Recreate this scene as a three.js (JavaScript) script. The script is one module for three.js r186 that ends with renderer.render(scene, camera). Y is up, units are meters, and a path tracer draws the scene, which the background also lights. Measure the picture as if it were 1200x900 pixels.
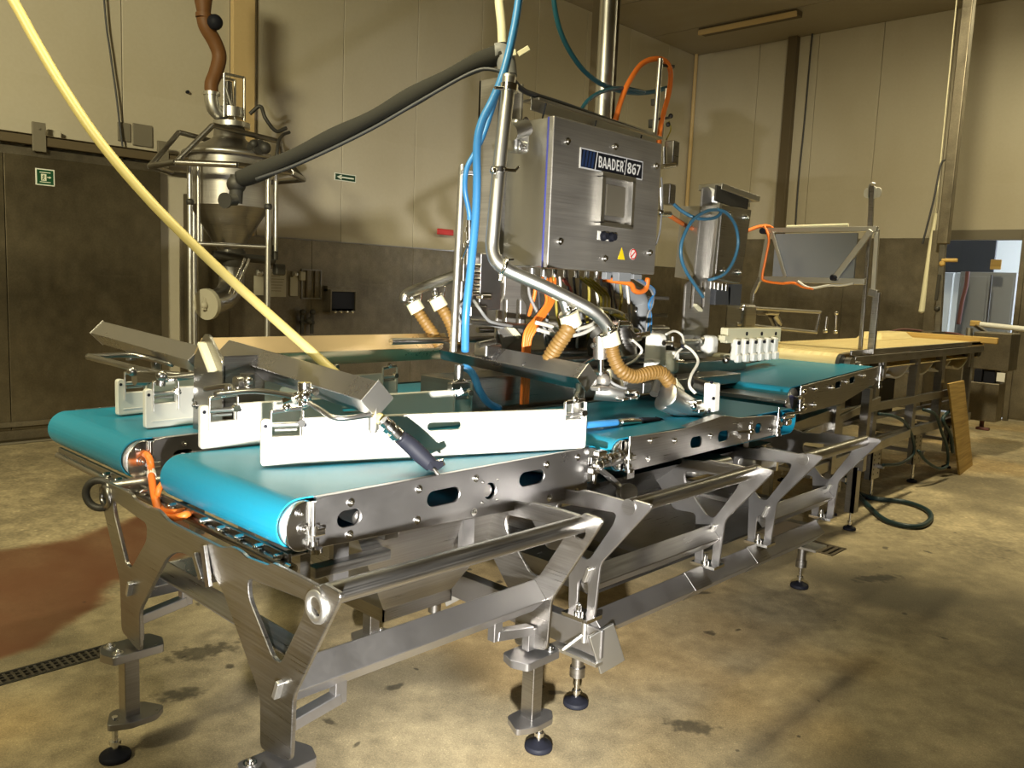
import * as THREE from 'three';
import { mergeGeometries, toCreasedNormals } from 'three/addons/utils/BufferGeometryUtils.js';
import { RoundedBoxGeometry } from 'three/addons/geometries/RoundedBoxGeometry.js';
import { ConvexGeometry } from 'three/addons/geometries/ConvexGeometry.js';
import { RectAreaLightUniformsLib } from 'three/addons/lights/RectAreaLightUniformsLib.js';

// ---------------------------------------------------------------- camera, lights, exposure
const scene = new THREE.Scene();
const camera = new THREE.PerspectiveCamera(49.3, 1200 / 900, 0.05, 80);
camera.position.set(0, 1.5, 0);
camera.up.set(0.058139, 0.991999, -0.112063);
camera.lookAt(0.720443, 1.5 - 0.119398, -0.683159);
scene.add(camera);

const renderer = new THREE.WebGLRenderer({ antialias: true });
renderer.toneMapping = THREE.LinearToneMapping;
renderer.toneMappingExposure = 1.12;
renderer.shadowMap.enabled = true;
scene.background = new THREE.Color(0x000000);
RectAreaLightUniformsLib.init();

const WARM = new THREE.Color().setRGB(1, 0.91, 0.58), AMBER = new THREE.Color().setRGB(1, 0.88, 0.56), WHITE = new THREE.Color().setRGB(1, 0.97, 0.90), DAY = 0xe9f1ff;
// hand-held work lamp below the camera: throws the upward shadows on the walls
const torch = new THREE.SpotLight(WHITE, 118, 40, 0.49, 0.7, 2);
torch.position.set(0.0, 0.86, -0.05);
torch.target.position.set(6.57, 0.311, -6.177);
torch.castShadow = true; torch.shadow.radius = 2; torch.shadow.mapSize.set(2048, 2048);
scene.add(torch, torch.target);
// warm hall lamps, both outside the frame: a reflector lamp behind the camera and a strip lamp near the end wall
const reflector = new THREE.SpotLight(WARM, 185, 60, 0.80, 0.9, 2);
reflector.position.set(-3.2, 4.5, -1.5); reflector.target.position.set(1.5, 1.4, -7.0);
reflector.castShadow = true; reflector.shadow.radius = 22; reflector.shadow.mapSize.set(2048, 2048);
scene.add(reflector, reflector.target);
const hallLamps = [];
function hallLight(x, y, z, w, d, power) {
  const l = new THREE.RectAreaLight(WARM, power, w, d);
  l.position.set(x, y, z); l.lookAt(x, y - 1, z);
  scene.add(l); hallLamps.push([x, y, z, w, d]);
}
const farReflector = new THREE.SpotLight(AMBER, 66, 60, 1.12, 0.4, 2);
farReflector.position.set(5.8, 4.85, -1.9); farReflector.target.position.set(8.5, 1.1, -2.8);
farReflector.castShadow = true; farReflector.shadow.radius = 9; farReflector.shadow.mapSize.set(2048, 2048);
scene.add(farReflector, farReflector.target);
hallLight(10.9, 4.9, -1.2, 1.3, 0.5, 30);
hallLight(1.5, 3.35, -2.5, 1.2, 0.2, 60);
// daylight in the lobby behind the end-wall hatch
const lobby = new THREE.RectAreaLight(DAY, 16, 1.6, 2.2);
lobby.position.set(14.9, 2.2, -1.2); lobby.lookAt(13.2, 1.4, -4.2);
scene.add(lobby);

// ---------------------------------------------------------------- noise and textures
let seed = 77331;
const rnd = () => { seed = (seed * 1664525 + 1013904223) >>> 0; return seed / 4294967296; };
function hash(x, y) { let h = (x * 374761393 + y * 668265263) | 0; h = Math.imul(h ^ (h >>> 13), 1274126177); return ((h ^ (h >>> 16)) >>> 0) / 4294967296; }
function vn(x, y) {
  const xi = Math.floor(x), yi = Math.floor(y), fx = x - xi, fy = y - yi, u = fx * fx * (3 - 2 * fx), v = fy * fy * (3 - 2 * fy);
  const a = hash(xi, yi), b = hash(xi + 1, yi), c = hash(xi, yi + 1), d = hash(xi + 1, yi + 1);
  return a + (b - a) * u + (c - a) * v + (a - b - c + d) * u * v;
}
function fbm(x, y, o = 4) { let s = 0, a = 0.5, t = 0; for (let i = 0; i < o; i++) { s += a * vn(x, y); t += a; x = x * 2.03 + 17.1; y = y * 2.03 + 5.7; a *= 0.5; } return s / t; }
const sm = (a, b, x) => { const t = Math.min(1, Math.max(0, (x - a) / (b - a))); return t * t * (3 - 2 * t); };
function tex(w, h, fn, srgb, rep) {
  const d = new Uint8Array(w * h * 4);
  for (let j = 0; j < h; j++) for (let i = 0; i < w; i++) {
    const c = fn(i, j), k = (j * w + i) * 4;
    if (Array.isArray(c)) { d[k] = c[0]; d[k + 1] = c[1]; d[k + 2] = c[2]; } else d[k] = d[k + 1] = d[k + 2] = c;
    d[k + 3] = 255;
  }
  const t = new THREE.DataTexture(d, w, h, THREE.RGBAFormat);
  t.magFilter = THREE.LinearFilter; t.minFilter = THREE.LinearMipmapLinearFilter; t.generateMipmaps = true;
  t.wrapS = t.wrapT = THREE.RepeatWrapping;
  if (srgb) t.colorSpace = THREE.SRGBColorSpace;
  if (rep) t.repeat.set(rep[0], rep[1]);
  t.needsUpdate = true; return t;
}
// periodic value noise so that tiles join
function pn(x, y, p, q) {
  const xi = Math.floor(x), yi = Math.floor(y), fx = x - xi, fy = y - yi, u = fx * fx * (3 - 2 * fx), v = fy * fy * (3 - 2 * fy);
  const m = (a, n) => ((a % n) + n) % n;
  const a = hash(m(xi, p), m(yi, q)), b = hash(m(xi + 1, p), m(yi, q)), c = hash(m(xi, p), m(yi + 1, q)), d = hash(m(xi + 1, p), m(yi + 1, q));
  return a + (b - a) * u + (c - a) * v + (a - b - c + d) * u * v;
}
const N = 512;
const brushedR = tex(N, N, (i, j) => { const s = 0.55 * pn(i / 128, j / 2, 4, 256) + 0.25 * pn(i / 32, j, 16, 512) + 0.35 * pn(i / 64, j / 64, 8, 8); return 150 + 70 * (s - 0.5); }, false, [1.6, 1.6]);
const brushedC = tex(N, N, (i, j) => { const s = 0.5 * pn(i / 128, j / 2, 4, 256) + 0.5 * pn(i / 80, j / 64, 6, 8); return 232 + 40 * (s - 0.55); }, true, [1.6, 1.6]);
const sheetC = tex(N, N, (i, j) => { const s = 0.55 * pn(i / 128, j / 100, 4, 5) + 0.3 * pn(i / 20, j / 26, 25, 19) + 0.25 * pn(i / 3, j / 3, 170, 170); return 205 + 75 * (s - 0.55); }, true, [0.7, 0.7]);
const sheetR = tex(N, N, (i, j) => { const s = 0.5 * pn(i / 128, j / 128, 4, 4) + 0.4 * pn(i / 24, j / 32, 21, 16) + 0.2 * pn(i / 3, j / 3, 170, 170); return 150 + 90 * (s - 0.55); }, false, [0.8, 0.8]);
const grainB = tex(N, N, (i, j) => 128 + 120 * (0.6 * pn(i / 2, j / 2, 256, 256) + 0.4 * pn(i / 7, j / 7, 73, 73) - 0.5), false, [2.5, 2.5]);
const wallC = tex(N, N, (i, j) => { const s = 0.5 * pn(i / 128, j / 170, 4, 3) + 0.3 * pn(i / 30, j / 90, 17, 5) + 0.2 * pn(i / 3, j / 3, 170, 170); return [246 + 18 * (s - 0.55), 243 + 22 * (s - 0.55), 236 + 30 * (s - 0.55)]; }, true, [0.33, 0.33]);
const wovenB = tex(256, 256, (i, j) => 128 + 60 * Math.sin(i * Math.PI / 8) * Math.sin(j * Math.PI / 8) + 40 * (hash(i, j) - 0.5), false, [18, 18]);
const paleC = tex(N, N, (i, j) => { const g = 0.7 * pn(i / 128, j / 9, 4, 57) + 0.3 * pn(i / 60, j / 3, 9, 171); return [236 + 30 * (g - 0.6), 228 + 44 * (g - 0.6), 205 + 60 * (g - 0.6)]; }, true, [1, 1]);
const woodC = tex(N, N, (i, j) => { const g = pn(i / 128 + 0.6 * pn(i / 90, j / 40, 5, 12), j / 6, 4, 85), s = 0.6 * g + 0.4 * pn(i / 100, j / 2, 5, 256); return [190 + 50 * (s - 0.5), 165 + 52 * (s - 0.5), 112 + 46 * (s - 0.5)]; }, true, [1, 1]);

// ---------------------------------------------------------------- materials
const std = (o) => new THREE.MeshStandardMaterial(o);
const lin = (r, g, b) => new THREE.Color().setRGB(r, g, b);
const M = {
  steel: std({ color: lin(0.44, 0.425, 0.405), metalness: 1, roughness: 0.54, roughnessMap: brushedR, map: brushedC }),
  steelSheet: std({ color: lin(0.36, 0.315, 0.235), metalness: 0.85, roughness: 0.78, roughnessMap: sheetR, map: sheetC }),
  doorSheet: std({ color: lin(0.20, 0.165, 0.105), metalness: 0.75, roughness: 0.82, roughnessMap: sheetR, map: sheetC }),
  blasted: std({ color: lin(0.35, 0.34, 0.34), metalness: 0.95, roughness: 0.58, roughnessMap: sheetR }),
  chrome: std({ color: lin(0.78, 0.77, 0.75), metalness: 1, roughness: 0.18 }),
  satin: std({ color: lin(0.60, 0.59, 0.56), metalness: 1, roughness: 0.40 }),
  lampTintTube: std({ color: lin(0.66, 0.50, 0.30), metalness: 0.6, roughness: 0.6, roughnessMap: sheetR }),  // steel with the warm reflection of an overhead lamp put into its colour
  cabinet: std({ color: lin(0.50, 0.475, 0.44), metalness: 0.75, roughness: 0.74, roughnessMap: brushedR, map: brushedC }),
  airLine: std({ color: lin(0.045, 0.15, 0.25), roughness: 0.35 }),
  dullRed: std({ color: lin(0.17, 0.07, 0.065), roughness: 0.6 }),
  darkHose: std({ color: lin(0.012, 0.036, 0.04), roughness: 0.45 }),
  castDark: std({ color: lin(0.05, 0.047, 0.04), metalness: 0.4, roughness: 0.55 }),
  wall: std({ color: lin(0.52, 0.485, 0.40), roughness: 0.62, map: wallC, bumpMap: grainB, bumpScale: 0.0006 }),
  ceiling: std({ color: lin(0.36, 0.33, 0.27), roughness: 0.8, map: wallC }),
  column: std({ color: lin(0.62, 0.47, 0.25), roughness: 0.6, map: wallC }),
  belt: std({ color: lin(0.008, 0.21, 0.33), roughness: 0.38, bumpMap: wovenB, bumpScale: 0.0002 }),
  hdpe: std({ color: lin(0.54, 0.53, 0.48), roughness: 0.45, bumpMap: grainB, bumpScale: 0.0002 }),
  white: std({ color: lin(0.78, 0.77, 0.72), roughness: 0.4 }),
  cream: std({ color: lin(0.70, 0.66, 0.46), roughness: 0.5 }),
  yellowBelt: std({ color: lin(0.95, 0.85, 0.55), roughness: 0.38, map: paleC }),
  black: new THREE.MeshPhysicalMaterial({ color: lin(0.012, 0.013, 0.02), specularIntensity: 0.35, roughness: 0.6 }),
  rubber: std({ color: lin(0.022, 0.022, 0.022), roughness: 0.6 }),
  foam: std({ color: lin(0.019, 0.018, 0.014), roughness: 0.95, bumpMap: grainB, bumpScale: 0.001 }),
  orange: std({ color: lin(0.80, 0.19, 0.025), roughness: 0.45 }),
  blueHose: std({ color: lin(0.04, 0.20, 0.46), roughness: 0.35 }),
  tealHose: std({ color: lin(0.016, 0.10, 0.14), roughness: 0.35 }),
  greyCable: std({ color: lin(0.20, 0.20, 0.20), roughness: 0.5 }),
  darkCable: std({ color: lin(0.035, 0.036, 0.04), roughness: 0.5 }),
  whiteCable: std({ color: lin(0.62, 0.60, 0.54), roughness: 0.45 }),
  oliveCable: std({ color: lin(0.30, 0.24, 0.03), roughness: 0.4 }),
  pinkCable: std({ color: lin(0.60, 0.16, 0.12), roughness: 0.45 }),
  yellowHose: std({ color: lin(0.52, 0.43, 0.16), roughness: 0.45, bumpMap: grainB, bumpScale: 0.0005 }),
  brownHose: std({ color: lin(0.19, 0.105, 0.026), roughness: 0.5 }),
  rustHose: std({ color: lin(0.15, 0.062, 0.016), roughness: 0.6 }),
  wood: std({ color: lin(0.95, 0.86, 0.62), roughness: 0.7, map: woodC, bumpMap: grainB, bumpScale: 0.0004 }),
  paper: std({ color: lin(0.42, 0.39, 0.30), roughness: 0.8 }),
  brownPaint: std({ color: lin(0.10, 0.075, 0.04), roughness: 0.6 }),
  greyPlate: std({ color: lin(0.17, 0.15, 0.11), roughness: 0.6 }),
  greyPanel: std({ color: lin(0.22, 0.23, 0.24), roughness: 0.55 }),
  darkPanel: std({ color: lin(0.045, 0.048, 0.055), roughness: 0.5 }),
  lobbyWhite: std({ color: lin(0.80, 0.82, 0.80), roughness: 0.7 }),
  red: std({ color: lin(0.55, 0.03, 0.03), roughness: 0.4 }),
  blueGasket: std({ color: lin(0.05, 0.06, 0.30), roughness: 0.5 }),
  yellow: std({ color: lin(0.85, 0.62, 0.01), roughness: 0.5 }),
  clear: new THREE.MeshPhysicalMaterial({ color: 0xffffff, transmission: 1, roughness: 0.12, thickness: 0, ior: 1.5 }),
  lampGlow: std({ color: 0xffffff, emissive: 0xffe0a0, emissiveIntensity: 2 }),
  torchGlow: std({ color: 0xffffff, emissive: 0xf5f6ff, emissiveIntensity: 2 }),
};

// ---------------------------------------------------------------- builders
M.steelDark = M.steel;                                            // one stainless sheet throughout
const V = (a) => new THREE.Vector3(a[0], a[1], a[2]);
const add = (a, b) => [a[0] + b[0], a[1] + b[1], a[2] + b[2]];
const lerp = (a, b, t) => [a[0] + (b[0] - a[0]) * t, a[1] + (b[1] - a[1]) * t, a[2] + (b[2] - a[2]) * t];
function clean(g) {
  let n = g.index ? g.toNonIndexed() : g.clone();
  for (const k of Object.keys(n.attributes)) if (k !== 'position' && k !== 'normal') n.deleteAttribute(k);
  if (!n.attributes.normal) n.computeVertexNormals();
  n.morphAttributes = {};
  return n;
}
function place(g, p, r = [0, 0, 0]) { const n = clean(g); n.applyMatrix4(new THREE.Matrix4().compose(V(p), new THREE.Quaternion().setFromEuler(new THREE.Euler(r[0], r[1], r[2])), new THREE.Vector3(1, 1, 1))); return n; }
const box = (x, y, z, w, h, d, r) => place(new THREE.BoxGeometry(w, h, d), [x, y, z], r);
const rb = (x, y, z, w, h, d, rad = 0.004, r) => place(new RoundedBoxGeometry(w, h, d, 2, Math.min(rad, w / 2.01, h / 2.01, d / 2.01)), [x, y, z], r);
const b2 = (x0, x1, y0, y1, z0, z1) => box((x0 + x1) / 2, (y0 + y1) / 2, (z0 + z1) / 2, Math.abs(x1 - x0), Math.abs(y1 - y0), Math.abs(z1 - z0));
const r2 = (x0, x1, y0, y1, z0, z1, rad) => rb((x0 + x1) / 2, (y0 + y1) / 2, (z0 + z1) / 2, Math.abs(x1 - x0), Math.abs(y1 - y0), Math.abs(z1 - z0), rad);
function cyl(A, B, r, rEnd = r, seg = 20, open = false) {
  const a = V(A), b = V(B), d = b.clone().sub(a), n = clean(new THREE.CylinderGeometry(rEnd, r, d.length(), seg, 1, open));
  n.applyMatrix4(new THREE.Matrix4().compose(a.clone().add(b).multiplyScalar(0.5), new THREE.Quaternion().setFromUnitVectors(new THREE.Vector3(0, 1, 0), d.normalize()), new THREE.Vector3(1, 1, 1)));
  return n;
}
const ball = (p, r, s = 14) => place(new THREE.SphereGeometry(r, s, Math.ceil(s * 0.7)), p);
const torus = (p, R, r, rot) => place(new THREE.TorusGeometry(R, r, 10, 28), p, rot);
const curveOf = (pts, t = 0.5, closed = false) => new THREE.CatmullRomCurve3(pts.map(V), closed, 'catmullrom', t);
function sweep(pts, rf, nseg = 60, nrad = 10, t = 0.5) {
  const c = curveOf(pts, t), f = c.computeFrenetFrames(nseg, false), pos = [], idx = [];
  for (let i = 0; i <= nseg; i++) {
    const s = i / nseg, p = c.getPointAt(s), r = typeof rf === 'function' ? rf(s) : rf;
    for (let j = 0; j < nrad; j++) { const a = j / nrad * Math.PI * 2, u = f.normals[i], v = f.binormals[i]; pos.push(p.x + r * (Math.cos(a) * u.x + Math.sin(a) * v.x), p.y + r * (Math.cos(a) * u.y + Math.sin(a) * v.y), p.z + r * (Math.cos(a) * u.z + Math.sin(a) * v.z)); }
  }
  for (let i = 0; i < nseg; i++) for (let j = 0; j < nrad; j++) { const a = i * nrad + j, b = i * nrad + (j + 1) % nrad, d = a + nrad, e = b + nrad; idx.push(a, b, d, b, e, d); }
  const c0 = pos.length / 3, p0 = c.getPointAt(0), p1 = c.getPointAt(1); pos.push(p0.x, p0.y, p0.z, p1.x, p1.y, p1.z);
  for (let j = 0; j < nrad; j++) { idx.push(c0, (j + 1) % nrad, j); idx.push(c0 + 1, nseg * nrad + j, nseg * nrad + (j + 1) % nrad); }
  const g = new THREE.BufferGeometry(); g.setAttribute('position', new THREE.Float32BufferAttribute(pos, 3)); g.setIndex(idx); g.computeVertexNormals();
  return clean(g);
}
const tube = (pts, r, nseg = 0, nrad = 10, t = 0.5) => sweep(pts, r, nseg || Math.max(8, pts.length * 7), nrad, t);
function corrugated(pts, r, amp, pitch) { const L = curveOf(pts).getLength(), n = Math.round(L / pitch); return sweep(pts, (s) => r + amp * Math.cos(s * n * Math.PI * 2), n * 4, 12); }
// shape in a plane: origin O, axes U and Vv; thickness goes along U x V
function plane(O, U, W) { const u = V(U).normalize(), w = V(W).normalize(), n = u.clone().cross(w).normalize(); w.copy(n.clone().cross(u)); return new THREE.Matrix4().makeBasis(u, w, n).setPosition(O[0], O[1], O[2]); }
function poly(pts, holes = []) {
  const s = new THREE.Shape(pts.map((p) => new THREE.Vector2(p[0], p[1])));
  for (const h of holes) s.holes.push(h.isPath ? h : new THREE.Path(h.map((p) => new THREE.Vector2(p[0], p[1]))));
  return s;
}
function slot(x, y, w, h) { const p = new THREE.Path(), r = Math.min(w, h) / 2; if (w >= h) { p.absarc(x - w / 2 + r, y, r, Math.PI / 2, Math.PI * 1.5); p.absarc(x + w / 2 - r, y, r, -Math.PI / 2, Math.PI / 2); } else { p.absarc(x, y + h / 2 - r, r, 0, Math.PI); p.absarc(x, y - h / 2 + r, r, Math.PI, Math.PI * 2); } p.closePath(); p.isPath = true; return p; }
function hole(x, y, r) { const p = new THREE.Path(); p.absarc(x, y, r, 0, Math.PI * 2); p.isPath = true; return p; }
function extr(shape, depth, m, bevel = 0.0015) {
  const g = new THREE.ExtrudeGeometry(shape, { depth: depth - 2 * bevel, bevelEnabled: bevel > 0, bevelSize: bevel, bevelThickness: bevel, bevelOffset: -bevel, bevelSegments: 1, curveSegments: 10 });
  g.translate(0, 0, -depth / 2 + bevel); const n = clean(g); if (m) n.applyMatrix4(m); return n;
}
const rounded = (pts, rr) => { // polygon with rounded corners
  const out = [], n = pts.length;
  for (let i = 0; i < n; i++) {
    const p = pts[i], a = pts[(i + n - 1) % n], b = pts[(i + 1) % n], r = p[2] ?? rr;
    const la = Math.hypot(a[0] - p[0], a[1] - p[1]), lb = Math.hypot(b[0] - p[0], b[1] - p[1]), k = Math.min(r, la / 2, lb / 2);
    if (k < 1e-4) { out.push([p[0], p[1]]); continue; }
    const s = [p[0] + (a[0] - p[0]) / la * k, p[1] + (a[1] - p[1]) / la * k], e = [p[0] + (b[0] - p[0]) / lb * k, p[1] + (b[1] - p[1]) / lb * k];
    for (let j = 0; j <= 4; j++) { const t = j / 4, u = 1 - t; out.push([u * u * s[0] + 2 * u * t * p[0] + t * t * e[0], u * u * s[1] + 2 * u * t * p[1] + t * t * e[1]]); }
  }
  return out;
};
// bar of rectangular section from A to B, rolled about its own axis
function bar(A, B, w, h, roll = 0, rad = 0.003) {
  const a = V(A), b = V(B), d = b.clone().sub(a), L = d.length(); d.normalize();
  const up0 = Math.abs(d.y) > 0.95 ? new THREE.Vector3(0, 0, 1) : new THREE.Vector3(0, 1, 0), s = new THREE.Vector3().crossVectors(d, up0).normalize(), u = new THREE.Vector3().crossVectors(s, d);
  const n = clean(rad > 0 ? new RoundedBoxGeometry(L, h, w, 2, Math.min(rad, w / 2.05, h / 2.05)) : new THREE.BoxGeometry(L, h, w));
  n.applyMatrix4(new THREE.Matrix4().makeRotationX(roll));
  n.applyMatrix4(new THREE.Matrix4().makeBasis(d, u, s).setPosition(...a.clone().add(b).multiplyScalar(0.5).toArray()));
  return n;
}
const bolt = (P, dir, r = 0.009, h = 0.008) => [cyl(P, add(P, [dir[0] * h * 0.35, dir[1] * h * 0.35, dir[2] * h * 0.35]), r * 1.5, r * 1.5, 14), cyl(P, add(P, [dir[0] * h, dir[1] * h, dir[2] * h]), r, r * 0.92, 6), ball(add(P, [dir[0] * h, dir[1] * h, dir[2] * h]), r * 0.55, 8)];
const hull = (pts) => clean(new ConvexGeometry(pts.map(V)));
function lathe(prof, p, rot) { return place(new THREE.LatheGeometry(prof.map((q) => new THREE.Vector2(q[0], q[1])), 32), p, rot); }
function boxUV(g) { // uv in metres from the face direction
  const P = g.attributes.position.array, n = g.attributes.position.count, uv = new Float32Array(n * 2);
  for (let i = 0; i < n; i += 3) {
    const a = i * 3, ux = P[a + 3] - P[a], uy = P[a + 4] - P[a + 1], uz = P[a + 5] - P[a + 2], vx = P[a + 6] - P[a], vy = P[a + 7] - P[a + 1], vz = P[a + 8] - P[a + 2];
    const nx = Math.abs(uy * vz - uz * vy), ny = Math.abs(uz * vx - ux * vz), nz = Math.abs(ux * vy - uy * vx);
    for (let k = 0; k < 3; k++) { const q = a + k * 3, x = P[q], y = P[q + 1], z = P[q + 2]; uv.set(nx >= ny && nx >= nz ? [z, y] : ny >= nz ? [x, z] : [x, y], (i + k) * 2); }
  }
  g.setAttribute('uv', new THREE.BufferAttribute(uv, 2));
}
const taken = {};
const numbered = (n) => { const k = taken[n] = (taken[n] ?? -1) + 1; return k ? n + '_' + String(k).padStart(3, '0') : n; };
const baseOf = new Map();
function mesh(geos, mat, b) {
  const g = mergeGeometries((Array.isArray(geos) ? geos.flat(4) : [geos]).map((x) => x.attributes.uv ? (() => { const c = x.clone(); c.deleteAttribute('uv'); return c; })() : x));
  boxUV(g); if (b) g.translate(-b[0], -b[1], -b[2]);
  const m = new THREE.Mesh(g, mat); m.castShadow = m.receiveShadow = true; return m;
}
function thing(name, label, category, b = [0, 0, 0], group) {
  const o = new THREE.Group(); o.name = numbered(name); o.position.set(...b); o.userData = { label, category }; if (group) o.userData.group = group;
  baseOf.set(o, b); scene.add(o); return o;
}
// pieces that do not touch each other become meshes (parts) of their own
function clusters(geos) {
  const L = (Array.isArray(geos) ? geos.flat(4) : [geos]), B = L.map((g) => { g.computeBoundingBox(); return g.boundingBox.clone().expandByScalar(0.002); }), id = L.map((_, i) => i);
  const root = (i) => { while (id[i] !== i) i = id[i]; return i; };
  for (let i = 0; i < L.length; i++) for (let j = i + 1; j < L.length; j++) if (B[i].intersectsBox(B[j])) id[root(j)] = root(i);
  const out = new Map(); L.forEach((g, i) => { const r = root(i); if (!out.has(r)) out.set(r, []); out.get(r).push(g); });
  return [...out.values()];
}
function part(parent, name, geos, mat, label) {
  const b = baseOf.get(parent); let first = null;
  for (const c of clusters(geos)) { const m = mesh(c, mat, b); m.name = name; if (label) m.userData.label = label; baseOf.set(m, b); parent.add(m); first = first || m; }
  return first;
}
function one(name, label, category, geos, mat, group) { // a thing that is one mesh; its origin is the middle of its bottom
  const m0 = mesh(geos, mat); m0.geometry.computeBoundingBox(); const bb = m0.geometry.boundingBox, b = [(bb.min.x + bb.max.x) / 2, bb.min.y, (bb.min.z + bb.max.z) / 2];
  m0.geometry.translate(-b[0], -b[1], -b[2]); m0.position.set(...b); m0.name = numbered(name); m0.userData = { label, category }; if (group) m0.userData.group = group; baseOf.set(m0, b); scene.add(m0); return m0;
}
function structure(name) { const o = new THREE.Group(); o.name = name; o.userData = { kind: 'structure' }; baseOf.set(o, [0, 0, 0]); scene.add(o); return o; }
const D45 = Math.PI / 4;
// ---------------------------------------------------------------- the setting
const FLOOR_NEAR = [0.2, 5.4, -3.75, -0.15];                       // x0, x1, z0, z1 of the finely textured slab
const redStain = [[1.1, -4.9], [1.62, -4.84], [2.25, -5.1], [2.3, -4.5], [1.86, -4.2], [1.37, -3.84], [1.1, -3.54], [0.6, -3.42], [0.3, -3.9], [0.4, -4.7]];
const segDist = (px, py, a, b) => { const dx = b[0] - a[0], dy = b[1] - a[1], t = Math.min(1, Math.max(0, ((px - a[0]) * dx + (py - a[1]) * dy) / (dx * dx + dy * dy))); return Math.hypot(px - a[0] - dx * t, py - a[1] - dy * t); };
function polyDist(px, py, P) { let d = 1e9, inside = false; for (let i = 0, j = P.length - 1; i < P.length; j = i++) { d = Math.min(d, segDist(px, py, P[j], P[i])); if ((P[i][1] > py) !== (P[j][1] > py) && px < (P[j][0] - P[i][0]) * (py - P[i][1]) / (P[j][1] - P[i][1]) + P[i][0]) inside = !inside; } return inside ? -d : d; }
const spots = []; for (let i = 0; i < 110; i++) spots.push([0.3 + rnd() * 6, -3.9 + rnd() * 3.7, 0.004 + 0.026 * rnd() * rnd(), 1 + 1.6 * rnd(), rnd() * 3.1]);
spots.push([1.26, -2.77, 0.055, 1.7, 0.3], [1.49, -3.03, 0.07, 2.4, 0.2], [2.45, -1.4, 0.05, 2, 1], [4.55, -1.55, 0.06, 2.6, 0.5]);
function floorColour(x, z) {
  const big = fbm(x * 0.55 + 3, z * 0.75 + 9, 4), mid = fbm(x * 2.3 + 31, z * 3.1 + 7, 4), fine = fbm(x * 17, z * 17 + 40, 3), gr = hash(Math.floor(x * 390), Math.floor(z * 390));
  let k = 1 + 0.42 * (big - 0.5) + 0.30 * (mid - 0.5) + 0.28 * (fine - 0.5) + 0.22 * (gr - 0.5);
  const worn = sm(0.56, 0.74, fbm(x * 0.9 + 60, z * 1.2 + 21, 4));          // trodden dirt, patchy with ragged outlines
  k *= 1 - 0.30 * worn * (0.6 + 0.8 * fine);
  let r = 164 * k, g = 150 * k, b = 119 * k;
  const rust = sm(0.55, 0.72, fbm(x * 0.7 + 11, z * 0.7 + 80, 4)); r += 6 * rust; b -= 14 * rust; g -= 3 * rust;
  if (gr > 0.9975) { r += 45; g += 42; b += 34; }
  if (x < 2.8 && z < -3.1) {
    const d = polyDist(x, z, redStain) + 0.24 * (fbm(x * 4, z * 4 + 3, 4) - 0.5);
    const m = sm(0.05, -0.05, d) * (0.72 + 0.35 * fbm(x * 6, z * 3, 3)); r += (100 - r) * m; g += (64 - g) * m; b += (42 - b) * m;
  }
  for (const s of spots) { const dx = x - s[0], dz = z - s[1]; if (Math.abs(dx) < 0.25 && Math.abs(dz) < 0.25) { const c = Math.cos(s[4]), q = Math.sin(s[4]), u = (dx * c + dz * q) / s[3], w = dz * c - dx * q, d = Math.hypot(u, w) + s[2] * 1.2 * (fbm(x * 40, z * 40, 3) - 0.5), m = 0.42 * sm(s[2] * 1.1, s[2] * 0.4, d); r *= 1 - m; g *= 1 - m; b *= 1 - m; } }
  return [Math.min(255, r), Math.min(255, g), Math.min(255, Math.max(0, b))];
}
function floorTex(x0, x1, z0, z1, w, h) { const t = tex(w, h, (i, j) => floorColour(x0 + (x1 - x0) * (i + 0.5) / w, z1 + (z0 - z1) * (j + 0.5) / h), true); t.wrapS = t.wrapT = THREE.ClampToEdgeWrapping; return t; }
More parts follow.
